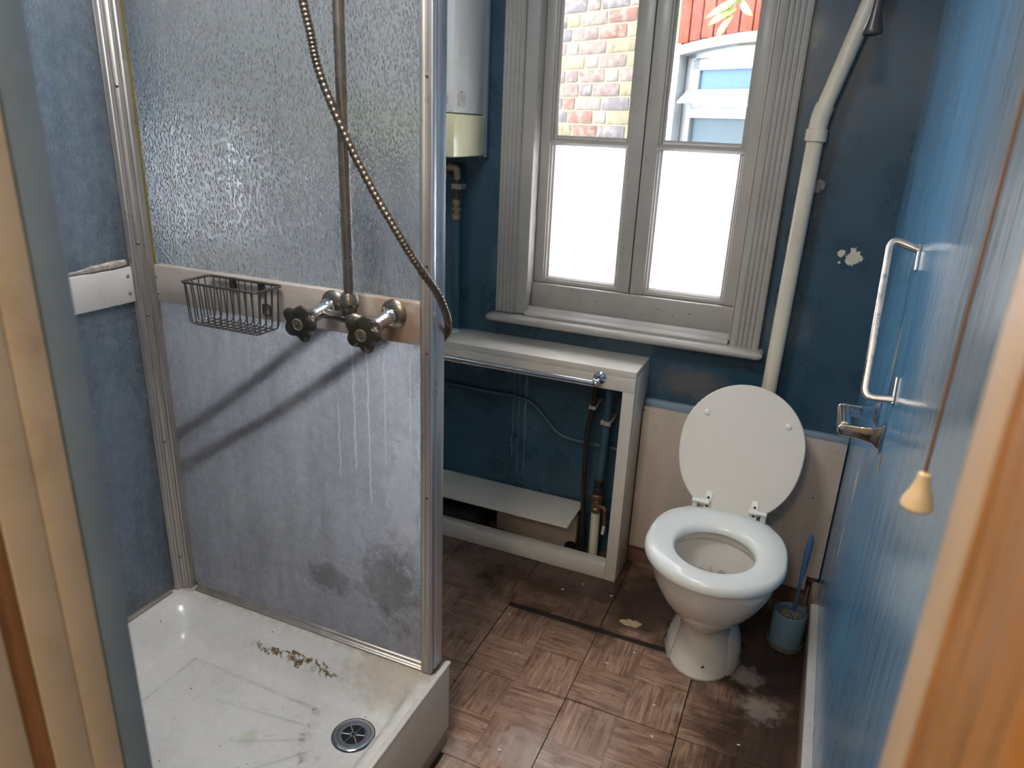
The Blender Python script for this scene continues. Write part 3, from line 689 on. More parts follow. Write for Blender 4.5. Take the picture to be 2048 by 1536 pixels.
def tray_mat():
    m = bpy.data.materials.new('stained_white_acrylic_tray'); t = NT(m)
    P = t.pos()
    c = t.mix(t.ramp(t.noise(P, 4, 4), 0.3, 0.7), S(206, 204, 200), S(220, 218, 214))
    at = t.n('ShaderNodeAttribute', {'attribute_name': 'dirt'})
    n3 = t.noise(P, 45, 6, 0.75)
    c = t.mix(t.math('MULTIPLY', at.outputs['Fac'], t.ramp(n3, 0.42, 0.68, 0.0, 0.75)), c, S(74, 66, 52))
    sep = t.n('ShaderNodeSeparateXYZ', None, Vector=P)
    # brown deposit line along the foot of the back slope
    d = t.math('ABSOLUTE', t.math('SUBTRACT', sep.outputs[1], t.math('ADD', 1.137, t.math('MULTIPLY', t.math('SUBTRACT', t.noise(P, 30, 3), 0.5), 0.05))))
    k = t.math('MULTIPLY', t.ramp(d, 0.002, 0.007, 1, 0), t.math('MULTIPLY', t.ramp(sep.outputs[0], -1.17, -1.12), t.ramp(sep.outputs[0], -0.93, -0.86, 1, 0)))
    k = t.math('MULTIPLY', k, t.ramp(t.noise(P, 55, 3), 0.40, 0.5))
    c = t.mix(k, c, S(112, 92, 58))
    # grime against the channel at the back and left, and toward the back right corner
    kb = t.math('MULTIPLY', t.ramp(sep.outputs[1], 1.150, 1.205), t.ramp(n3, 0.35, 0.7, 0.2, 0.9))
    c = t.mix(kb, c, S(150, 132, 105))
    c = t.mix(t.math('MULTIPLY', t.softblob((-0.76, 1.17, 0.24), 0.12, (0.7, 1.2, 1), 30), 0.45), c, S(158, 138, 104))
    c = t.mix(t.math('MULTIPLY', t.softblob((-0.67, 1.22, 0.25), 0.035, (1, 1, 1), 60), 0.9), c, S(90, 70, 48))
    c = t.mix(t.math('MULTIPLY', t.softblob((-0.98, 0.92, 0.17), 0.03, (1, 1, 1), 30), 0.3), c, S(150, 160, 90))
    c = t.mix(t.ramp(t.noise(P, 95, 1, 0.4), 0.80, 0.815), c, S(60, 52, 44))
    b = t.n('ShaderNodeBsdfPrincipled', None, Base_Color=c, Roughness=0.22)
    t.put(b, 'Roughness', t.ramp(n3, 0.3, 0.7, 0.16, 0.34)); b.inputs['Coat Weight'].default_value = 0.2
    t.out(b); return m
M['tray'] = tray_mat()
mb = MB(); mb.v = vs; mb.f = fs
to = obj('basin', mb, 'tray', tray, smooth=True)
att = to.data.attributes.new('dirt', 'FLOAT', 'POINT')
for i, d in enumerate(dirt): att.data[i].value = min(1, d)
# upstand body and plinth
obj('plinth', MB().box(TX0 + 0.004, TX1 - 0.006, TY0 + 0.004, TY1 - 0.006, 0.0, 0.020), 'board', tray)
obj('side_apron', MB().box(TX1 - 0.010, TX1 + 0.004, TY0, TY1 + 0.002, 0.052, TZ - 0.002), 'white_gloss', tray, bevel=0.002)
obj('side_apron', MB().box(TX0 + 0.004, TX1 - 0.010, TY1 - 0.010, TY1 + 0.002, 0.0, TZ - 0.004), 'white_gloss', tray, bevel=0.002)
obj('kick_board', MB().box(TX1 - 0.012, TX1 + 0.0005, TY0, TY1 - 0.004, 0.001, 0.0515), 'skirting_face', tray, bevel=0.001)
obj('rim_edge', MB().prism([(TX1 - 0.008, TZ - 0.004), (TX1 + 0.007, TZ - 0.004), (TX1 + 0.007, TZ + 0.003), (TX1 + 0.004, TZ + 0.006), (TX1 - 0.008, TZ + 0.002)], TY0, TY1 + 0.003, 'y'), 'skirting', tray, bevel=0.001)
# drain
dz = tray_h(DR.x, DR.y)[0]
drain = obj('drain', MB().lathe([(0.046, -0.004), (0.046, 0.0015), (0.043, 0.0035), (0.036, 0.0038), (0.0275, 0.0028), (0.0265, 0.0008), (0.0265, -0.002)], (DR.x, DR.y, dz)), 'chrome', tray, smooth=True)
obj('drain_seal', MB().lathe([(0.049, -0.004), (0.049, 0.0008), (0.0465, 0.0012), (0.046, -0.004)], (DR.x, DR.y, dz)), 'black_pipe', tray, smooth=True)
obj('drain_hole', MB().lathe([(0.0262, 0.0005), (0.0262, 0.0012), (0.0, 0.0012)], (DR.x, DR.y, dz)), 'black_void', drain)
gm = MB()
for k in range(6):
    a = k * PI / 3 + 0.3; c, s_ = math.cos(a), math.sin(a)
    gm.tube([(DR.x + c * 0.007, DR.y + s_ * 0.007, dz + 0.0018), (DR.x + c * 0.027, DR.y + s_ * 0.027, dz + 0.0018)], 0.0019, 6)
gm.lathe([(0.008, 0.0), (0.008, 0.0034), (0.004, 0.0034), (0.004, 0.0)], (DR.x, DR.y, dz), n=16)
obj('grate', gm, 'chrome', drain, smooth=True)
tag(obj('soap_scrap', MB().lathe([(0.002, 0), (0.0028, 0.003), (0.002, 0.010), (0.0005, 0.012)], (-0.905, 1.052, tray_h(-0.905, 1.052)[0]), (0.3, -0.2, 0.93), 8), 'flake', smooth=True),
    'tiny white scrap standing on the shower tray near the drain', 'scrap')

# ------------------------------------------------------------------ shower enclosure
PX0, PX1, PY = -1.425, -0.695, 1.200          # back panel run and plane
enc = thing('shower_enclosure', 'aluminium framed shower enclosure with scummed textured panels on white tray', 'shower enclosure', (-1.06, 1.21, 0.25))
ZT = 1.98
def panel(name, x0, x1, y0, y1, z0, z1, m):
    return obj(name, B(x0, x1, y0, y1, z0, z1), m, enc)
panel('upper_panel', PX0 + 0.003, PX1 + 0.004, PY + 0.012, PY + 0.016, 1.140, ZT, 'panel_up')
panel('lower_panel', PX0 + 0.003, PX1 + 0.004, PY + 0.012, PY + 0.016, 0.262, 1.062, 'panel_low')
panel('upper_side_panel', -1.459, -1.455, TY0 + 0.01, 1.172, 1.135, ZT, 'panel_side')
panel('lower_side_panel', -1.459, -1.455, TY0 + 0.01, 1.172, 0.262, 1.062, 'panel_side')
# grooved corner post (plan profile runs diagonally between the two runs)
a, b = Vector((-1.452, 1.176)), Vector((-1.421, 1.203)); d = (b - a); nrm = Vector((d.y, -d.x)).normalized()
pr = [(-1.462, 1.172), (-1.4535, 1.172)]
for t_, h in ((0.0, 0.002), (0.08, 0.004), (0.20, 0.004), (0.25, 0.001), (0.36, 0.001), (0.40, 0.003), (0.60, 0.003), (0.64, 0.001), (0.75, 0.001), (0.80, 0.005), (0.93, 0.005), (1.0, 0.002)):
    p = a + d * t_ + nrm * h; pr.append((p.x, p.y))
pr += [(-1.4185, 1.204), (-1.4185, 1.222), (-1.462, 1.222)]
cp = obj('corner_post', MB().prism(pr, 0.2515, ZT + 0.02), 'alu', enc, bevel=0.0006, seg=1)
fx = nrm.x; fy = nrm.y
for z in (1.525, 1.19, 1.02, 0.69, 0.35):
    c = a + d * 0.5 + nrm * 0.0032
    screw(cp, (c.x, c.y, z), (fx, fy, 0), 0.0038, 'dull_chrome')
obj('sealant_strip', B(-1.4184, -1.4135, PY + 0.0085, PY + 0.0115, 1.1445, ZT), paint('yellowed_sealant', S(118, 108, 58), 0.6), enc, label='yellowed sealant strip beside the corner post')
# front post: stained face and bright side channel
fp = obj('front_post', MB().prism([(-0.696, 1.194), (-0.690, 1.190), (-0.683, 1.190), (-0.681, 1.192), (-0.676, 1.192), (-0.674, 1.190), (-0.670, 1.190), (-0.670, 1.216), (-0.696, 1.216)], 0.254, ZT + 0.02), 'alu', enc, bevel=0.0005, seg=1)
obj('side_channel', MB().prism([(-0.6955, 1.2165), (-0.6698, 1.2165), (-0.6698, 1.191), (-0.6680, 1.190), (-0.6665, 1.192), (-0.6665, 1.205), (-0.6685, 1.206), (-0.6685, 1.210), (-0.6665, 1.211), (-0.6665, 1.242), (-0.6955, 1.242)], 0.256, ZT + 0.02), 'alu_blue', enc, bevel=0.0004, seg=1, label='bright bluish aluminium side channel')
for z in (1.555, 1.22, 1.045, 0.72):
    screw(fp, (-0.679, 1.192, z), (0, -1, 0), 0.003, 'copper')
def channel_prof(p, s_):   # in (depth, z)
    return [(p, 0.2505), (p - 0.010 * s_, 0.2505), (p - 0.0115 * s_, 0.252), (p - 0.0105 * s_, 0.2545), (p - 0.006 * s_, 0.2555), (p - 0.005 * s_, 0.257), (p - 0.001 * s_, 0.2585), (p + 0.001 * s_, 0.263), (p + 0.006 * s_, 0.265), (p + 0.02 * s_, 0.265), (p + 0.02 * s_, 0.2505)]
obj('bottom_channel', MB().prism(channel_prof(PY + 0.004, 1), PX0 + 0.02, PX1 + 0.001, 'x'), 'alu', enc, bevel=0.0005, seg=1)
obj('bottom_channel', MB().prism([(-1.4665 - (p - PY) * 1.0 + 0.02 - 0.012, z) for p, z in channel_prof(PY, 1)], TY0 + 0.01, 1.160, 'y'), 'alu', enc, bevel=0.0005, seg=1)
obj('top_channel', B(PX0, -0.654, PY - 0.002, PY + 0.03, ZT + 0.021, ZT + 0.05), 'alu', enc, bevel=0.002)
obj('top_channel', B(-1.465, -1.44, TY0 + 0.01, 1.19, ZT + 0.021, ZT + 0.05), 'alu', enc, bevel=0.002)
mr = obj('mid_rail', B(PX0 + 0.022, PX1 - 0.001, PY - 0.006, PY + 0.022, 1.057, 1.144), 'rail_grey', enc, bevel=0.003)
sr = obj('side_rail', B(-1.4685, -1.446, TY0 + 0.012, 1.1715, 1.055, 1.138), 'rail_white', enc, bevel=0.004)
for z in (1.078, 1.118):
    screw(mr, (-1.398, PY - 0.0062, z), (0, -1, 0), 0.004, 'alu', 'rivet'); screw(sr, (-1.4458, 1.157, z), (1, 0, 0), 0.004, 'alu', 'rivet')
obj('silicone_bead', MB().tube(catmull([(-1.452, 0.47 + i * 0.069, 1.140 + 0.006 * math.sin(i * 2.1) * 0.4 + 0.002 * i * 0.3) for i in range(11)], 4), [0.0035 + 0.002 * (0.5 + 0.5 * math.sin(j * 1.7)) + (0.004 if j > 34 else 0) for j in range(41)], 6), 'plaster', enc, smooth=True, label='crusty grey silicone bead')

# ------------------------------------------------------------------ shower mixer
mix = thing('shower_mixer', 'tarnished chrome shower mixer with two olive star handles on the stained rail', 'shower mixer', (-0.828, 1.14, 1.10))
CL, CR, YV = -0.901, -0.755, 1.145
for x, nm in ((CL, 'hot'), (CR, 'cold')):
    fl = obj('wall_flange', MB().lathe([(0.029, 0.0), (0.029, 0.002), (0.025, 0.006), (0.018, 0.009), (0.013, 0.010)], (x, PY - 0.0065, 1.117), (0, -1, 0), 28), 'dull_chrome', mix, smooth=True)
    ax = Vector((0, -1, -0.16)).normalized(); o0 = Vector((x, PY - 0.018, 1.116))
    obj('valve_body', MB().lathe([(0.013, 0), (0.0135, 0.006), (0.017, 0.008), (0.017, 0.016), (0.0145, 0.019), (0.0145, 0.052), (0.0155, 0.054), (0.0155, 0.060), (0.012, 0.063), (0.010, 0.070)], o0, ax, 28), 'chrome', mix, smooth=True)
    # star handle: five lobes, waisted
    hc = o0 + ax * 0.064; U = ax.orthogonal().normalized(); Wd = ax.cross(U)
    rings = []
    for h, r, lob in [(q[0], q[1] * 1.22, q[2]) for q in ((0.0, 0.013, 0.0), (0.004, 0.016, 0.05), (0.012, 0.0185, 0.12), (0.020, 0.022, 0.2), (0.028, 0.026, 0.27), (0.034, 0.029, 0.30), (0.038, 0.0285, 0.30), (0.040, 0.026, 0.28), (0.0405, 0.012, 0.0))]:
        rg = []
        for k in range(60):
            a_ = 2 * PI * k / 60; rr = r * (1 + lob * (abs(math.cos(2.5 * a_ + 0.5)) ** 1.3 - 0.55))
            rg.append(hc + ax * h + (U * math.cos(a_) + Wd * math.sin(a_)) * rr)
        rings.append(rg)
    hd_ = obj('handle', MB().loft(rings), 'olive_knob', mix, smooth=True, label='smoky olive five-lobed star handle')
    obj('indicator_disc', MB().lathe([(0.0125, 0.0), (0.0125, 0.0018), (0.0105, 0.0026), (0.0102, 0.0018), (0.0, 0.0018)], hc + ax * 0.0405, ax, 24), 'knob_disc', hd_, smooth=True)
    lt = bpy.data.curves.new('emblem', 'FONT'); lt.body = 'H' if nm == 'hot' else 'C'; lt.size = 0.013; lt.extrude = 0.0006; lt.align_x = 'CENTER'; lt.align_y = 'CENTER'
    lo = bpy.data.objects.new('emblem', lt)
    zx = ax; yy = (Vector((0, 0, 1)) - zx * zx.z).normalized(); xx = yy.cross(zx)
    mw = Matrix((xx, yy, zx)).transposed().to_4x4(); mw.translation = hc + ax * 0.0430
    COL.objects.link(lo); dg = bpy.context.evaluated_depsgraph_get()
    tm = bpy.data.meshes.new_from_object(lo.evaluated_get(dg)); bpy.data.objects.remove(lo)
    tm.transform(mw); tm.materials.clear(); tm.materials.append(M['dull_chrome'])
    lo = bpy.data.objects.new('indicator_letter', tm); COL.objects.link(lo); lo.parent = hd_
    lo.matrix_parent_inverse = Matrix.Identity(4)
# crossbar with cast tee, and riser
yb = 1.150; zb = 1.108
obj('crossbar', MB().tube([(CL, yb, zb), (-0.86, yb, zb - 0.002), (-0.845, yb, zb), (-0.828, yb, zb), (-0.811, yb, zb), (-0.796, yb, zb - 0.002), (CR, yb, zb)], [0.0105, 0.010, 0.0135, 0.017, 0.0135, 0.010, 0.0105], 20), 'dull_chrome', mix, smooth=True)
obj('tee_outlet', MB().lathe([(0.015, -0.004), (0.0155, 0.010), (0.0165, 0.018), (0.0205, 0.024), (0.0205, 0.032), (0.0165, 0.044), (0.0125, 0.050)], (-0.830, yb, zb), (0, 0, 1), 24), 'dull_chrome', mix, smooth=True)
obj('riser_pipe', MB().tube([(-0.830, yb, zb + 0.045), (-0.830, yb, 2.0)], 0.0105, 20), 'dull_chrome', mix, smooth=True)
# hoses feeding the mixer behind the sheet (seen as soft dark bars through it)
sh = thing('supply_pipes', 'two dark supply pipes slanting down behind the scummed lower shower panel', 'pipes', (-1.1, 1.27, 0.9))
for p in ([(CL, PY + 0.023, 1.10), (CL - 0.02, PY + 0.032, 1.080), (-1.16, PY + 0.032, 0.89), (-1.40, PY + 0.034, 0.715), (-1.465, PY + 0.06, 0.665)], [(CR, PY + 0.023, 1.10), (CR - 0.03, PY + 0.032, 1.065), (-1.05, PY + 0.032, 0.86), (-1.36, PY + 0.034, 0.65), (-1.465, PY + 0.06, 0.575)]):
    obj('pipe', MB().tube(bend(p, 0.03), 0.013, 12), 'black_pipe', sh, smooth=True)

# shower hose: ribbed, hangs from above, rounds the front post
hp = catmull([(-0.905, 1.13, 1.80), (-0.888, 1.12, 1.70), (-0.870, 1.12, 1.62), (-0.852, 1.12, 1.549), (-0.804, 1.12, 1.451), (-0.749, 1.12, 1.361), (-0.693, 1.12, 1.282), (-0.660, 1.135, 1.225), (-0.643, 1.16, 1.184), (-0.638, 1.185, 1.146), (-0.644, 1.215, 1.109), (-0.667, 1.252, 1.075), (-0.700, 1.275, 1.041), (-0.73, 1.29, 1.0)], 40)
pts = [hp[0]]; acc = 0
for p in hp[1:]:
    if (p - pts[-1]).length > 0.00155: pts.append(p)
rs = [0.0078 if (i // 2) % 2 == 0 else 0.0066 for i in range(len(pts))]
tag(obj('shower_hose', MB().tube(pts, rs, 12), 'hose_metal', smooth=True), 'ribbed metal shower hose hanging across the panel and round the front post', 'shower hose')

# ------------------------------------------------------------------ wire soap basket
bk = thing('soap_basket', 'dark wire soap basket hanging on the rail left of the mixer', 'soap basket', (-1.13, 1.15, 1.04))
BX0, BX1, BY0, BY1, BZ1, BZ0 = -1.228, -1.026, 1.106, 1.187, 1.140, 1.048
obj('rim', MB().tube(bend([(-1.12, BY0, BZ1), (BX1, BY0, BZ1), (BX1, BY1, BZ1), (BX0, BY1, BZ1), (BX0, BY0, BZ1), (-1.12, BY0, BZ1)], 0.012), 0.0028, 8, closed=False), 'wire', bk, smooth=True)
inset = 0.008
for k in range(11):
    x = BX0 + 0.012 + (BX1 - BX0 - 0.024) * k / 10
    obj('wire', MB().tube(bend([(x, BY0, BZ1 - 0.001), (x, BY0 + inset * 0.6, BZ0), (x, BY1 - inset * 0.6, BZ0), (x, BY1, BZ1 - 0.001)], 0.012, 4), 0.0014, 6), 'wire', bk, smooth=True)
for k in range(4):
    y = BY0 + 0.014 + (BY1 - BY0 - 0.028) * k / 3
    obj('wire', MB().tube(bend([(BX0, y, BZ1 - 0.001), (BX0 + inset, y, BZ0 - 0.002), (BX1 - inset, y, BZ0 - 0.002), (BX1, y, BZ1 - 0.001)], 0.012, 4), 0.0014, 6), 'wire', bk, smooth=True)
for x in (-1.165, -1.085):
    obj('bracket', B(x - 0.008, x + 0.008, BY1 + 0.001, PY - 0.0062, 1.118, 1.142), 'dark_plastic', bk, bevel=0.001)
obj('clip', MB().tube(bend([(-1.085, 1.1905, 1.092), (-1.066, 1.1905, 1.092), (-1.066, 1.1905, 1.070), (-1.085, 1.1905, 1.070), (-1.085, 1.1905, 1.092)], 0.003), 0.0022, 6), 'dark_plastic', bk, smooth=True)
tag(obj('rail_plug', MB().lathe([(0.0042, 0), (0.004, 0.002), (0.0005, 0.003)], (-1.118, PY - 0.0064, 1.098), (0, -1, 0), 12), 'flake', smooth=True), 'small white round plug in the rail behind the wire basket', 'plug')

# ------------------------------------------------------------------ boiler and the pipes below it
bo = thing('wall_boiler', 'white wall-hung boiler with yellowed lower cover beside the window', 'boiler', (-1.27, 2.16, 1.38))
BXR = -1.072
obj('casing', B(XL + 0.012, BXR, 2.044, 2.258, 1.509, 2.16), 'boiler_white', bo, bevel=0.006, seg=3)
obj('lower_cover', B(XL + 0.012, BXR + 0.0005, 2.043, 2.258, 1.380, 1.5065), 'boiler_cream', bo, bevel=0.006, seg=3, label='yellowed cream lower cover')
obj('side_strip', B(XL + 0.02, BXR - 0.001, 2.259, 2.2655, 1.384, 2.16), 'white_gloss', bo, bevel=0.001)
obj('backing_board', B(XL + 0.005, BXR + 0.006, 2.266, 2.2845, 1.376, 2.18), 'backing', bo, bevel=0.001)
def label_mat(name, red):
    m = bpy.data.materials.new(name); t = NT(m)
    uv = t.n('ShaderNodeTexCoord').outputs['Generated']
    s_ = t.n('ShaderNodeSeparateXYZ', None, Vector=uv); v = s_.outputs[2]; u = s_.outputs[1] if red else s_.outputs[0]
    row = t.math('FRACT', t.math('MULTIPLY', v, 15.0)); ri = t.math('FLOOR', t.math('MULTIPLY', v, 15.0))
    words = t.ramp(t.noise(t.n('ShaderNodeCombineXYZ', None, X=t.math('MULTIPLY', u, 22.0), Y=t.math('MULTIPLY', ri, 3.7)).outputs[0], 1.0, 2), 0.44, 0.5)
    ink = t.math('MULTIPLY', t.math('MULTIPLY', t.ramp(row, 0.3, 0.4), words), t.math('MULTIPLY', t.ramp(v, 0.18, 0.2), t.ramp(v, 0.84, 0.86, 1, 0)))
    ink = t.math('MULTIPLY', ink, t.math('MULTIPLY', t.ramp(u, 0.06, 0.08), t.ramp(u, 0.92, 0.94, 1, 0)))
    c = t.mix(t.math('MULTIPLY', ink, 0.7), S(214, 212, 208), S(90, 88, 90))
    head = t.math('MULTIPLY', t.math('MULTIPLY', t.ramp(v, 0.88, 0.89), t.ramp(v, 0.94, 0.95, 1, 0)), t.math('MULTIPLY', t.ramp(u, 0.35, 0.37), t.ramp(u, 0.63, 0.65, 1, 0)))
    c = t.mix(head, c, S(170, 60, 55))
    t.out(t.n('ShaderNodeBsdfPrincipled', None, Base_Color=c, Roughness=0.4)); return m
obj('label', B(BXR, BXR + 0.0006, 2.058, 2.126, 1.515, 1.573), label_mat('printed_notice_sticker', True), bo, label='printed notice sticker with small red heading')
obj('label', B(-1.135, -1.088, 2.0434, 2.044, 1.525, 1.565), label_mat('grey_data_sticker', False), bo, label='small grey data sticker')

PB = 2.252
gp = thing('heating_pipe', 'pipe with brass elbow and coupling running down to the boxing, blue below', 'pipe', (-1.160, PB, 0.775))
x = -1.166
obj('brass_elbow', MB().tube(bend([(-1.196, PB, 1.338), (x, PB, 1.338), (x, PB, 1.300)], 0.014), [0.013, 0.013] + [0.0125] * 5 + [0.013, 0.013], 14), 'brass', gp, smooth=True)
obj('nut', MB().lathe([(0.015, -0.009), (0.015, 0.009)], (-1.190, PB, 1.338), (1, 0, 0), 6), 'brass', gp, bevel=0.001)
obj('bare_pipe', MB().tube([(x, PB, 1.302), (x, PB, 1.215)], 0.0085, 14), 'copper', gp, smooth=True)
obj('pipe_clip', MB().box(x - 0.016, x + 0.020, PB - 0.012, 2.2848, 1.268, 1.286), 'plaster', gp, bevel=0.003)
obj('coupling', MB().lathe([(0.0125, 0), (0.015, 0.002), (0.015, 0.020), (0.011, 0.022), (0.011, 0.030), (0.0155, 0.032), (0.0155, 0.040), (0.011, 0.043), (0.011, 0.050), (0.015, 0.052), (0.015, 0.068), (0.012, 0.07)], (x, PB, 1.165), (0, 0, 1), 18), 'brass', gp, smooth=True)
obj('painted_pipe', MB().tube([(x, PB, 1.168), (x + 0.006, PB, 0.776)], 0.0145, 16), 'dark_blue_pipe', gp, smooth=True)
for z in (0.93, 0.95):
    pass
g2 = thing('capped_pipe', 'short capped brown pipe with white and brass tee under the boiler', 'pipe', (-1.205, PB, 1.19))
x = -1.215
obj('white_inlet', MB().tube([(-1.285, PB - 0.01, 1.338), (-1.222, PB - 0.01, 1.338)], 0.009, 12), 'pvc', g2, smooth=True)
obj('tee', MB().tube(bend([(-1.232, PB - 0.01, 1.340), (x, PB - 0.01, 1.340), (x, PB - 0.01, 1.298)], 0.012), 0.0135, 14), 'brass', g2, smooth=True)
obj('bare_pipe', MB().tube([(x, PB - 0.01, 1.30), (x, PB - 0.01, 1.215)], 0.0075, 12), 'copper', g2, smooth=True)
obj('end_cap', MB().lathe([(0.006, -0.012), (0.010, -0.008), (0.010, 0.004), (0.008, 0.006), (0.012, 0.008), (0.012, 0.022), (0.009, 0.026)], (x, PB - 0.01, 1.19), (0, 0, 1), 16), 'brass', g2, smooth=True)
obj('clip', MB().box(x - 0.006, x + 0.006, PB, 2.2848, 1.31, 1.32), 'brass', g2)
tag(obj('pipe_collar', MB().lathe([(0.0165, 0.0005), (0.034, 0.0005), (0.0345, 0.003), (0.030, 0.006), (0.0165, 0.0075)], (-1.162, 2.226, 0.7725), (0, 0, 1), 32), 'boiler_white', smooth=True),
    'white plastic pipe collar lying on top of the boxing', 'pipe collar')

# ------------------------------------------------------------------ radiator boxing, rail, shelf, pipes
rx = thing('radiator_boxing', 'open white painted boxing frame standing under the window', 'boxing', (-0.95, 2.19, 0))
YX = 2.101
obj('top_board', B(XL + 0.002, -0.451, YX, YB - 0.001, 0.7505, 0.772), 'white_gloss', rx, bevel=0.0015)
obj('front_rail', B(XL + 0.002, -0.451, YX, YX + 0.02, 0.702, 0.750), 'white_gloss', rx, bevel=0.001)
obj('stile', B(-0.4895, -0.451, YX, YX + 0.02, 0.002, 0.7015), 'white_gloss', rx, bevel=0.001)
obj('bottom_rail', B(XL + 0.002, -0.490, YX, YX + 0.045, 0.002, 0.061), 'white_gloss', rx, bevel=0.002)
obj('side_board', B(-0.470, -0.4495, YX + 0.0205, YB - 0.001, 0.002, 0.750), 'white_gloss', rx, bevel=0.001)
tr = thing('towel_rail', 'chrome towel rail on the front edge of the boxing', 'towel rail', (-0.9, 2.06, 0.737))
obj('rail_tube', MB().tube([(-1.44, 2.044, 0.735), (-0.566, 2.044, 0.735)], 0.0075, 14), 'chrome', tr, smooth=True)
for x in (-0.566, -1.40):
    p = obj('bracket', MB().lathe([(0.021, 0), (0.021, 0.003), (0.016, 0.006), (0.010, 0.012), (0.009, 0.035), (0.011, 0.040)], (x, YX - 0.0005, 0.737), (0, -1, 0), 24), 'chrome', tr, smooth=True)
    obj('ball_end', MB().lathe([(0.001, -0.012), (0.008, -0.010), (0.0125, -0.003), (0.0125, 0.004), (0.008, 0.010), (0.001, 0.012)], (x + 0.002, 2.046, 0.735), (1, 0, 0), 20), 'chrome', p, smooth=True)
sb = thing('loose_shelf', 'thin grey-white shelf board lying inside the boxing', 'shelf', (-1.05, 2.18, 0.18))
obj('board', B(-1.46, -0.632, 2.082, 2.275, 0.176, 0.182), 'white_gloss', sb, bevel=0.001)
obj('wall_batten', B(-1.46, -0.66, 2.262, 2.2845, 0.146, 0.1755), 'old_skirting', sb)
obj('end_batten', B(-1.46, -1.43, 2.13, 2.26, 0.004, 0.1755), 'old_skirting', sb)
tk = obj('trim_3', B(-0.965, -0.642, 2.238, 2.258, 0.004, 0.145), 'board', kind='structure', bevel=0.002)
obj('joint_board', B(-0.930, -0.642, 2.230, 2.2375, 0.004, 0.142), 'board', tk, bevel=0.001)
bp = thing('branch_pipe', 'thin blue painted pipe with a swan bend across the wall inside the boxing', 'pipe', (-0.9, 2.272, 0.5))
pp = catmull([(-1.235, 2.272, 0.553), (-1.21, 2.272, 0.548), (-1.05, 2.272, 0.547), (-0.93, 2.272, 0.547), (-0.88, 2.272, 0.542), (-0.835, 2.272, 0.518), (-0.785, 2.272, 0.468), (-0.745, 2.272, 0.436), (-0.70, 2.272, 0.425), (-0.62, 2.272, 0.423), (-0.50, 2.272, 0.422)], 8)
obj('pipe', MB().tube(pp, 0.0078, 12), 'dark_blue_pipe', bp, smooth=True)
obj('nut', MB().lathe([(0.0125, -0.012), (0.0135, -0.008), (0.0135, 0.008), (0.0125, 0.012)], (-1.205, 2.271, 0.548), (1, 0, 0), 8), 'dark_blue_pipe', bp, bevel=0.001)
obj('elbow', MB().tube(bend([(-0.53, 2.271, 0.422), (-0.502, 2.271, 0.422), (-0.502, 2.284, 0.422)], 0.01), 0.011, 12), 'dark_blue_pipe', bp, smooth=True)
tp = thing('waste_pipe', 'thin black vertical pipe inside the right end of the boxing', 'pipe', (-0.61, 2.20, 0))
obj('pipe', MB().tube(catmull([(-0.604, 2.205, 0.70), (-0.608, 2.205, 0.62), (-0.613, 2.205, 0.56), (-0.622, 2.205, 0.50), (-0.623, 2.205, 0.44), (-0.618, 2.205, 0.25), (-0.610, 2.205, 0.03), (-0.610, 2.205, 0.0)], 6), 0.009, 12), 'black_pipe', tp, smooth=True)
obj('clip', MB().box(-0.622, -0.598, 2.194, 2.2835, 0.585, 0.597), 'plaster', tp, bevel=0.001)
st = thing('stop_valve_pipe', 'thicker vertical pipe with corroded stop valve and white foot inside the boxing', 'pipe', (-0.562, 2.20, 0))
obj('upper_pipe', MB().tube([(-0.556, 2.20, 0.70), (-0.557, 2.20, 0.50), (-0.563, 2.20, 0.32)], 0.0135, 14), 'dark_blue_pipe', st, smooth=True)
obj('clip', MB().box(-0.574, -0.540, 2.185, 2.2835, 0.540, 0.554), 'plaster', st, bevel=0.001)
obj('coupling', MB().lathe([(0.014, 0), (0.0185, 0.003), (0.0185, 0.022), (0.015, 0.025), (0.015, 0.036), (0.018, 0.038), (0.018, 0.052), (0.0145, 0.055)], (-0.564, 2.20, 0.275), (0, 0, 1), 16), 'black_pipe', st, smooth=True)
vb = obj('valve', MB().lathe([(0.015, 0), (0.021, 0.003), (0.021, 0.018), (0.016, 0.022), (0.019, 0.036), (0.019, 0.046), (0.016, 0.05), (0.022, 0.053), (0.022, 0.070), (0.016, 0.075)], (-0.566, 2.20, 0.20), (0, 0, 1), 10), 'copper', st, bevel=0.001)
obj('drain_spigot', MB().tube(bend([(-0.562, 2.19, 0.232), (-0.528, 2.18, 0.232), (-0.525, 2.175, 0.17)], 0.01), 0.0075, 10), 'copper', vb, smooth=True)
obj('spigot_tip', MB().tube([(-0.525, 2.175, 0.172), (-0.528, 2.172, 0.135)], 0.006, 10), 'pvc', vb, smooth=True)
obj('foot_pipe', MB().tube([(-0.566, 2.20, 0.202), (-0.563, 2.20, 0.0)], 0.0165, 16), 'pvc', st, smooth=True, label='white painted foot pipe')
tag(obj('rubber_cap', MB().lathe([(0.022, 0), (0.024, 0.004), (0.024, 0.034), (0.021, 0.036), (0.020, 0.030), (0.019, 0.012), (0.0, 0.012)], (-0.652, 2.205, 0.003), (0.1, -0.1, 1), 20), 'black_pipe', smooth=True),
    'small black open rubber cap on the floor inside the boxing', 'pipe cap')
tag(obj('black_hose', MB().tube(catmull([(-1.42, 2.20, 0.045), (-1.25, 2.205, 0.05), (-1.10, 2.195, 0.045), (-1.02, 2.20, 0.044), (-1.0, 2.20, 0.044)], 8), 0.042, 16), 'black_pipe', smooth=True),
    'fat black hose lying on the floor under the loose shelf', 'hose')
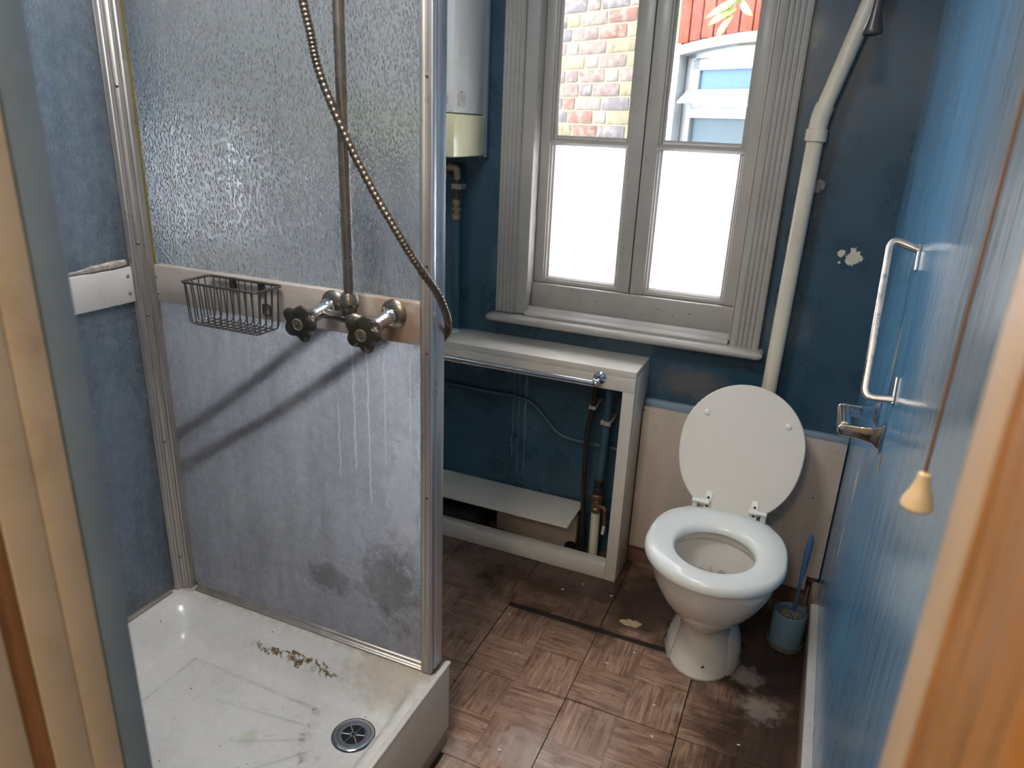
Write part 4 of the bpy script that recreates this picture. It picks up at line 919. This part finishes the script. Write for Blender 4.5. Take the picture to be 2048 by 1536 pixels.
# paint runs on the wall behind the boxing
dr = MB()
for x, zt, zb in ((-0.935, 0.69, 0.30), (-0.912, 0.70, 0.22), (-0.889, 0.70, 0.40), (-0.884, 0.70, 0.23)):
    n = 12; dr.tube([(x + 0.002 * math.sin(i * 1.7 + x * 40), 2.2846, zt + (zb - zt) * i / n) for i in range(n + 1)], [0.0012 + 0.0004 * (i % 3) for i in range(n + 1)], 6)
tag(obj('paint_runs', dr, paint('pale_blue_drips', S(112, 142, 160), 0.4), smooth=True, kind='stuff'), 'pale dried drips running down the blue wall inside the boxing', 'drips')

# ------------------------------------------------------------------ board behind the toilet and soil pipe
bd = thing('toilet_back_board', 'white painted board on the wall behind the toilet', 'board', (-0.13, 2.25, 0.07))
obj('panel', MB().prism([(-0.446, 0.075), (0.150, 0.072), (0.150, 0.125), (0.186, 0.125), (0.186, 0.604), (-0.446, 0.612)], 2.243, 2.259, 'y'), 'board', bd, bevel=0.002)
obj('ledge', MB().box(-0.446, 0.02, 2.262, 2.284, 0.604, 0.632).box(0.0, 0.188, 2.262, 2.284, 0.600, 0.620), 'blue_trim', bd, bevel=0.002)
obj('packing', B(-0.44, 0.18, 2.2595, 2.284, 0.10, 0.598), 'old_skirting', bd)
for p in ((-0.41, 0.596), (0.16, 0.58), (-0.40, 0.12)): screw(bd, (p[0], 2.2428, p[1]), (0, -1, 0), 0.004, 'board')

sp_ = thing('flush_pipe', 'yellowed white flush pipe rising beside the window to the ceiling', 'pipe', (-0.06, 2.25, 0.6))
yP = 2.218
obj('lower_pipe', MB().tube([(-0.066, yP, 0.655), (-0.056, yP, 1.475)], 0.0222, 24), 'pvc', sp_, smooth=True)
obj('elbow', MB().tube(bend([(-0.0555, yP, 1.478), (-0.054, yP, 1.53), (-0.046, yP, 1.565)], 0.02), 0.0245, 24), 'pvc', sp_, smooth=True)
obj('collar', MB().lathe([(0.0235, 0), (0.0285, 0.001), (0.0285, 0.030), (0.025, 0.032)], (-0.0558, yP, 1.472), (0.01, 0, 1), 24), 'pvc', sp_, smooth=True)
obj('upper_pipe', MB().tube([(-0.050, yP, 1.55), (0.022, yP, 1.83)], 0.0215, 24), 'pvc', sp_, smooth=True)
obj('top_elbow', MB().tube(bend([(0.020, yP, 1.82), (0.034, yP, 1.875), (0.034, yP, 1.95)], 0.03), 0.0245, 24), 'pvc', sp_, smooth=True)
obj('top_pipe', MB().tube([(0.034, yP, 1.93), (0.034, yP, 2.548)], 0.0215, 24), 'pvc', sp_, smooth=True)
obj('lower_bend', MB().tube(bend([(-0.066, yP, 0.67), (-0.068, yP, 0.40), (-0.075, 2.16, 0.36), (-0.09, 2.06, 0.35)], 0.05), 0.021, 20), 'pvc', sp_, smooth=True)
mb = MB().lathe([(0.012, 0.0), (0.019, 0.006), (0.017, 0.016), (0.008, 0.022), (0.0005, 0.023)], (-0.028, 2.2845, 1.353), (0, -1, 0), 14)
mb.v = [(x + 0.004 * mnoise.noise((x * 90, y * 90, z * 90)), y, z + 0.005 * mnoise.noise((x * 90 + 5, y * 90, z * 90))) for x, y, z in mb.v]
tag(obj('plaster_plug', mb, 'plaster', smooth=True), 'crumbly grey plaster plug on the blue wall beside the flush pipe', 'plug')

# ------------------------------------------------------------------ toilet
TCX = -0.117
wc = thing('toilet', 'white toilet with raised lid standing before the white board', 'toilet', (TCX, 1.86, 0))
def egg(cx, y0, y1, hw, z, n=64, back=0.0, yw=0.5, e=2.0):
    """egg outline: front y0, back y1, widest half-width hw at fraction yw; back>0 squares the back"""
    yc = y0 + (y1 - y0) * yw; out = []
    for k in range(n):
        a = 2 * PI * k / n; c, s_ = math.cos(a), math.sin(a)
        if s_ < 0: x = hw * c; y = yc + (yc - y0) * s_
        else:
            ee = 2 / (2 + back); x = hw * math.copysign(abs(c) ** ee, c); y = yc + (y1 - yc) * abs(s_) ** ee
        out.append((cx + x, y, z))
    return out
outer = [egg(TCX, 1.748, 2.03, 0.096, 0.0, back=1, yw=0.4), egg(TCX, 1.750, 2.03, 0.0955, 0.012, back=1, yw=0.4), egg(TCX, 1.758, 2.03, 0.086, 0.05, back=1, yw=0.4), egg(TCX, 1.766, 2.03, 0.075, 0.10, back=1, yw=0.4),
         egg(TCX, 1.768, 2.03, 0.070, 0.145, back=1, yw=0.4), egg(TCX, 1.752, 2.035, 0.076, 0.175, back=1, yw=0.4), egg(TCX, 1.712, 2.04, 0.100, 0.205, back=0.8, yw=0.45), egg(TCX, 1.672, 2.045, 0.126, 0.24, back=0.7, yw=0.46),
         egg(TCX, 1.636, 2.05, 0.149, 0.285, back=0.7, yw=0.46), egg(TCX, 1.608, 2.05, 0.166, 0.335, back=0.7, yw=0.46), egg(TCX, 1.594, 2.05, 0.174, 0.380, back=0.8, yw=0.46), egg(TCX, 1.590, 2.05, 0.176, 0.398, back=0.8, yw=0.46), egg(TCX, 1.595, 2.045, 0.172, 0.405, back=0.8, yw=0.46)]
inner = [egg(TCX, 1.632, 1.895, 0.118, 0.405, yw=0.5), egg(TCX, 1.632, 1.895, 0.118, 0.385), egg(TCX, 1.620, 1.905, 0.130, 0.372), egg(TCX, 1.632, 1.90, 0.122, 0.33), egg(TCX, 1.66, 1.895, 0.104, 0.27), egg(TCX, 1.70, 1.885, 0.078, 0.21), egg(TCX, 1.74, 1.875, 0.05, 0.17), egg(TCX, 1.77, 1.86, 0.03, 0.15)]
def pan_mat(lining=False):
    m = bpy.data.materials.new('stained_bowl_lining' if lining else 'stained_pan_china'); t = NT(m); P = t.pos(); sep = t.n('ShaderNodeSeparateXYZ', None, Vector=P); z = sep.outputs[2]; y = sep.outputs[1]
    c = t.mix(t.ramp(t.noise(P, 5, 4), 0.3, 0.7), S(218, 214, 206), S(226, 224, 220))
    n = t.noise(t.pos((1, 1, 0.8)), 40, 7, 0.75)
    band = t.math('MULTIPLY', t.ramp(z, 0.235, 0.262), t.ramp(z, 0.268, 0.30, 1, 0))
    inside = 1.0 if lining else 0.0
    c = t.mix(t.math('MULTIPLY', inside, t.math('MULTIPLY', band, t.ramp(n, 0.42, 0.62))), c, S(96, 84, 70))
    c = t.mix(t.math('MULTIPLY', inside, t.ramp(z, 0.26, 0.29, 0.55, 0.0)), c, S(150, 142, 132))
    foot = t.math('MULTIPLY', t.ramp(z, 0.0, 0.010, 0.8, 0), 0.0 if lining else 1.0)
    c = t.mix(foot, c, S(90, 66, 48))
    c = t.mix(t.blob((-0.098, 1.755, 0.045), 0.007, 0.5, 60), c, S(110, 80, 60))
    c = t.mix(t.math('MULTIPLY', t.softblob((TCX, 1.77, 0.165), 0.09, (0.8, 0.8, 2.2), 20), 0.25), c, S(150, 120, 95))
    b = t.n('ShaderNodeBsdfPrincipled', None, Base_Color=c, Roughness=0.12); b.inputs['Coat Weight'].default_value = 0.4
    t.out(b); return m
obj('pan', MB().loft(outer + inner[:2], True, False), pan_mat(), wc, smooth=True)
obj('bowl_lining', MB().loft(inner[1:], False, True), pan_mat(True), wc, smooth=True, label='stained bowl interior')
def water_mat():
    m = bpy.data.materials.new('murky_pan_water'); t = NT(m)
    b = t.n('ShaderNodeBsdfPrincipled', None, Base_Color=S(170, 164, 156), Roughness=0.03, IOR=1.33)
    b.inputs['Transmission Weight'].default_value = 0.35
    t.out(b); return m
w_ = MB(); rg = egg(TCX, 1.665, 1.893, 0.098, 0.258); w_.loft([[(x, y, 0.254) for x, y, z in rg], rg]); obj('water', w_, water_mat(), wc)
# side foot lugs with bolt holes
for s_ in (1, -1):
    lug = MB().loft([[(TCX + s_ * (0.085 + 0.030 * (0.5 - 0.5 * math.cos(PI * min(1, i / 6)))) * 1.0, 1.80 + 0.20 * k / 1.0, 0.0) for i, k in ((0, 0.0), (3, 0.15), (6, 0.4), (6, 0.7), (3, 0.95), (0, 1.05))],
                     [(TCX + s_ * (0.078 + 0.026 * (0.5 - 0.5 * math.cos(PI * min(1, i / 6)))), 1.81 + 0.18 * k, 0.05) for i, k in ((0, 0.0), (3, 0.15), (6, 0.4), (6, 0.7), (3, 0.95), (0, 1.05))],
                     [(TCX + s_ * (0.068 + 0.010 * (0.5 - 0.5 * math.cos(PI * min(1, i / 6)))), 1.84 + 0.14 * k, 0.12) for i, k in ((0, 0.0), (3, 0.15), (6, 0.4), (6, 0.7), (3, 0.95), (0, 1.05))]])
    lg = obj('foot_lug', lug, 'ceramic', wc, bevel=0.003)
    for y in (1.875, 1.93): obj('bolt_hole', MB().lathe([(0.008, -0.002), (0.008, 0.0008), (0.0, 0.0008)], (TCX + s_ * 0.112, y, 0.028), (s_, 0, 0.18), 14), 'black_void', lg)
# trap outlet to the wall
obj('outlet', MB().tube(bend([(TCX, 2.0, 0.17), (TCX, 2.12, 0.19), (TCX, 2.242, 0.19)], 0.05), 0.048, 24), 'ceramic', wc, smooth=True)
# seat: rounded ring
def ring_at(t_, z):
    o = egg(TCX, 1.572, 1.985, 0.186, z, back=0.7, yw=0.46); i = egg(TCX, 1.648, 1.876, 0.105, z, yw=0.5)
    return [(a[0] + (b[0] - a[0]) * t_, a[1] + (b[1] - a[1]) * t_, z) for a, b in zip(o, i)]
sec = [(0.03, 0.408), (0.0, 0.414), (0.0, 0.424), (0.035, 0.432), (0.11, 0.437), (0.5, 0.4385), (0.86, 0.4355), (0.96, 0.430), (1.0, 0.422), (0.99, 0.412), (0.93, 0.4085)]
obj('seat', MB().loft([ring_at(t_, z) for t_, z in sec], closed=True), 'seat', wc, smooth=True)
# lid in its own plane, leaning back
LA = Vector((TCX + 0.004, 2.003, 0.402)); LB = Vector((TCX + 0.008, 2.166, 0.770)); ld = LB - LA; LL = ld.length; ldn = ld.normalized(); lnx = Vector((1, 0, 0)); lno = lnx.cross(ldn).normalized()   # lno points to -y side?
if lno.y > 0: lno = -lno
def lid_ring(scale, off):
    pts_ = []
    n = 64; L2 = LL
    yc = L2 * 0.545; hw = 0.179
    for k in range(n):
        a = 2 * PI * k / n; c, s_ = math.cos(a), math.sin(a)
        if s_ >= 0: u = hw * c; v = yc + (L2 - yc) * s_
        else:
            e_ = 2 / 2.15; u = hw * math.copysign(abs(c) ** e_, c); v = yc - yc * abs(s_) ** (2 / 2.25) * 1.0
            v = max(v, 0.012 if abs(u) > 0.085 else 0.0)
        v = L2 / 2 + (v - L2 / 2) * scale; u *= scale
        pts_.append(LA + ldn * v + lnx * u + lno * off)
    return pts_
obj('lid', MB().loft([lid_ring(0.985, 0.0), lid_ring(1.0, 0.003), lid_ring(1.0, 0.012), lid_ring(0.985, 0.015)]), 'lid', wc, smooth=True)
def on_lid(u, v, off=0.015): return LA + ldn * v + lnx * u + lno * off
for u in (-0.115, 0.120):
    obj('buffer', MB().lathe([(0.0095, 0), (0.0095, 0.004), (0.007, 0.006), (0.0005, 0.0065)], on_lid(u, 0.300), lno, 18), 'seat', wc, smooth=True)
for u, s_ in ((-0.062, -1), (0.072, 1)):
    c0 = on_lid(u, 0.005); c1 = on_lid(u, 0.062)
    pl = MB()
    def qr(v, hw, o_): return [on_lid(u - hw, v, o_), on_lid(u + hw, v, o_)]
    p0 = [on_lid(u - 0.0095, -0.012, 0.0152), on_lid(u + 0.0095, -0.012, 0.0152), on_lid(u + 0.0105, 0.066, 0.0152), on_lid(u - 0.0105, 0.066, 0.0152)]
    p1 = [q + lno * 0.004 for q in p0]
    pl.loft([p0, p1])
    h = obj('hinge', pl, 'seat', wc, bevel=0.0012)
    for v in (0.022, 0.047): obj('screw_head', MB().lathe([(0.0042, -0.0005), (0.0042, 0.0006), (0.0, 0.0006)], on_lid(u, v, 0.0192), lno, 14), 'black_pipe', h)
    hb = Vector((TCX + u, 1.991, 0.4440))
    obj('barrel', MB().tube([hb + Vector((s_ * -0.010, 0, 0)), hb + Vector((s_ * 0.014, 0, 0)), hb + Vector((s_ * 0.0142, 0, 0)), hb + Vector((s_ * 0.040, 0, 0))], [0.0085, 0.0085, 0.007, 0.007], 14), 'seat', h, smooth=True)
    obj('hinge_post', MB().lathe([(0.013, 0), (0.013, 0.004), (0.009, 0.007), (0.0085, 0.038)], (TCX + u + s_ * 0.032, 1.998, 0.4052), (0, 0, 1), 16), 'seat', h, smooth=True)

# ------------------------------------------------------------------ toilet brush and holder
hx, hy = 0.112, 2.035
hl = thing('brush_holder', 'pale blue plastic pot standing on the floor right of the toilet', 'brush holder', (hx, hy, 0))
obj('pot', MB().lathe([(0.047, 0.004), (0.049, 0.01), (0.0485, 0.10), (0.047, 0.118), (0.045, 0.120), (0.0435, 0.116), (0.044, 0.02), (0.0, 0.018)], (hx, hy, 0), (0, 0, 1), 36), 'holder_blue', hl, smooth=True)
obj('base_dish', MB().lathe([(0.0, 0.0), (0.052, 0.0), (0.054, 0.003), (0.0535, 0.018), (0.051, 0.019), (0.0495, 0.008)], (hx, hy, 0), (0, 0, 1), 36), 'holder_base', hl, smooth=True)
bs = thing('toilet_brush', 'blue toilet brush standing in its pale blue pot', 'toilet brush', (hx, hy, 0.02))
bt = Vector((hx + 0.006, hy + 0.004, 0.106)); tp_ = Vector((hx + 0.016, hy + 0.012, 0.385))
mid = bt.lerp(tp_, 0.45)
obj('handle', MB().tube([bt, bt.lerp(tp_, 0.2), mid, bt.lerp(tp_, 0.55), bt.lerp(tp_, 0.75), bt.lerp(tp_, 0.93), tp_], [0.0055, 0.005, 0.005, 0.008, 0.0095, 0.008, 0.004], 14), 'brush_blue', bs, smooth=True)
bristles = MB()
rb2 = random.Random(5)
for k in range(11):
    a = 2 * PI * k / 11 + 0.2; c, s_ = math.cos(a), math.sin(a)
    pth = [(hx + c * 0.006, hy + s_ * 0.006, 0.112), (hx + c * 0.022, hy + s_ * 0.022, 0.113), (hx + c * 0.036, hy + s_ * 0.036, 0.106), (hx + c * 0.040, hy + s_ * 0.040, 0.06)]
    bristles.tube(pth, [0.0065, 0.0075, 0.006, 0.003], 7)
obj('brush_head', bristles, 'bristle', bs, smooth=True, kind='stuff')
obj('hub', MB().lathe([(0.012, -0.06), (0.013, 0.0), (0.010, 0.010), (0.005, 0.014)], (hx + 0.003, hy + 0.002, 0.106), (0.03, 0.03, 1), 16), 'holder_blue', bs, smooth=True)

# ------------------------------------------------------------------ right wall fittings
gh = thing('grab_handle', 'satin aluminium D-shaped grab handle on the right blue wall', 'grab handle', (XR, 1.6, 1.15))
def flat_bar(path, w_, t_, up):
    """flat rounded bar swept along path: w_ across 'up', t_ thick"""
    P = [Vector(p) for p in path]; rings = []; upv = Vector(up).normalized()
    for i, p in enumerate(P):
        d_ = (P[min(i + 1, len(P) - 1)] - P[max(i - 1, 0)]).normalized(); b_ = d_.cross(upv).normalized(); u_ = b_.cross(d_)
        ring = []
        for k in range(12):
            a_ = 2 * PI * k / 12; c, s_ = math.cos(a_), math.sin(a_)
            ring.append(p + u_ * (w_ / 2 * math.copysign(abs(c) ** 0.6, c)) + b_ * (t_ / 2 * math.copysign(abs(s_) ** 0.6, s_)))
        rings.append(ring)
    return MB().loft(rings)
G0 = Vector((XR, 1.655, 1.278)); G1 = Vector((XR, 1.522, 1.000)); gd = (G1 - G0).normalized(); gs = Vector((0, -gd.z, gd.y))
out_ = Vector((-0.056, 0, 0))
path = bend([G0 + Vector((-0.003, 0, 0)), G0 + out_ - gd * 0.018, G1 + out_ + gd * 0.004, G1 + Vector((-0.003, 0, 0))], 0.022, 8)
obj('bar', flat_bar(path, 0.021, 0.014, tuple(gs)), 'satin_metal', gh, smooth=True)
for g_, sg in ((G0, 1), (G1, -1)):
    c_ = g_ + gd * 0.018 * sg
    obj('foot_plate', flat_bar([c_ - gd * 0.026 + Vector((-0.003, 0, 0)), c_ + gd * 0.026 + Vector((-0.003, 0, 0))], 0.016, 0.006, tuple(gs)), 'satin_metal', gh, smooth=True)

rh = thing('roll_holder', 'empty chrome toilet roll holder below the grab handle', 'roll holder', (XR, 1.64, 0.9))
ya, yc_ = 1.565, 1.703; zr = 0.903; xo = 0.116
ro = obj('roller', MB().tube([(xo, ya + 0.010, zr), (xo, ya + 0.012, zr), (xo, ya + 0.03, zr), (xo, yc_ - 0.012, zr), (xo, yc_ - 0.010, zr)], [0.010, 0.0145, 0.0145, 0.0145, 0.010], 20), 'chrome', rh, smooth=True)
for y, yw in ((ya, ya - 0.010), (yc_, yc_ + 0.010)):
    pts_ = [(xo - 0.013, y), (xo - 0.008, y), (xo, y), (xo + 0.03, y), (xo + 0.055, (y * 2 + yw) / 3), (XR - 0.004, yw)]
    hs = [0.006, 0.0115, 0.0135, 0.0145, 0.018, 0.028]
    mb = MB(); rings = []
    for (x_, y_), h_ in zip(pts_, hs): rings.append([(x_, y_ - 0.004, zr - h_), (x_, y_ + 0.004, zr - h_), (x_, y_ + 0.004, zr + h_), (x_, y_ - 0.004, zr + h_)])
    obj('arm', mb.loft(rings), 'chrome', rh, bevel=0.0025)
    obj('foot_plate', B(XR - 0.006, XR - 0.0005, yw - 0.011, yw + 0.011, zr - 0.032, zr + 0.032), 'chrome', rh, bevel=0.002)

pc = thing('pull_cord', 'brown light cord with ivory cone knob hanging by the right door jamb', 'pull cord', (0.1225, 0.68, 1.165))
K = Vector((0.1225, 0.682, 1.165))
obj('cord', MB().tube([K + Vector((0, 0, 0.034)), K + Vector((0.0, 0.0, 0.7)), K + Vector((0.0, 0.0, ZC - 1.165 - 0.002))], 0.0016, 8), 'cord', pc, smooth=True)
obj('knob', MB().lathe([(0.0, 0.0), (0.0125, 0.0005), (0.014, 0.003), (0.0132, 0.008), (0.009, 0.018), (0.0062, 0.028), (0.0055, 0.035), (0.003, 0.037)], K, (0, 0, 1), 24), 'ivory', pc, smooth=True)

ch = thing('cistern_pull', 'dark flared cistern pull handle hanging before the flush pipe', 'pull handle', (0.028, 1.9, 1.697))
hm = MB().lathe([(0.016, 0.003), (0.020, 0.0), (0.0215, 0.003), (0.020, 0.012), (0.0135, 0.035), (0.010, 0.060), (0.009, 0.085), (0.010, 0.10), (0.006, 0.112)], (0.030, 1.9, 1.697), (0, 0, 1), 28)
obj('handle', hm, 'dark_plastic', ch, smooth=True)
cm = MB()
z = 1.807; k = 0
while z < ZC - 0.004:
    ln = min(0.018, ZC - 0.002 - z)
    pth = [(0.030 + (0.004 * math.cos(a) if k % 2 else 0), 1.9 + (0 if k % 2 else 0.004 * math.cos(a)), z + ln / 2 + (ln / 2 + 0.001) * math.sin(a)) for a in [2 * PI * i / 10 for i in range(10)]]
    cm.tube(pth, 0.0009, 5, closed=True); z += 0.016; k += 1
obj('chain', cm, 'dull_chrome', ch, smooth=True, kind='stuff')

# ------------------------------------------------------------------ small debris on the floor
fl = [(-0.60, 1.98), (-0.545, 2.04), (-0.44, 2.02), (-0.62, 1.62), (-0.30, 1.78), (-0.365, 1.70), (-0.20, 1.60), (-0.78, 1.42), (0.03, 1.56), (-0.52, 1.28), (-0.18, 1.49), (-0.71, 1.78)]
for i, (x, y) in enumerate(fl):
    r = random.Random(i); mb = MB().prism([(x + r.uniform(.002, .006) * math.cos(a), y + r.uniform(.0015, .004) * math.sin(a)) for a in (0, 1.1, 2.2, 3.4, 4.6, 5.5)], 0.0034, 0.0046)
    tag(obj('paint_flake', mb, 'flake'), 'tiny white paint flake lying on the brown floor tiles', 'paint flake', 'paint flakes on the floor')
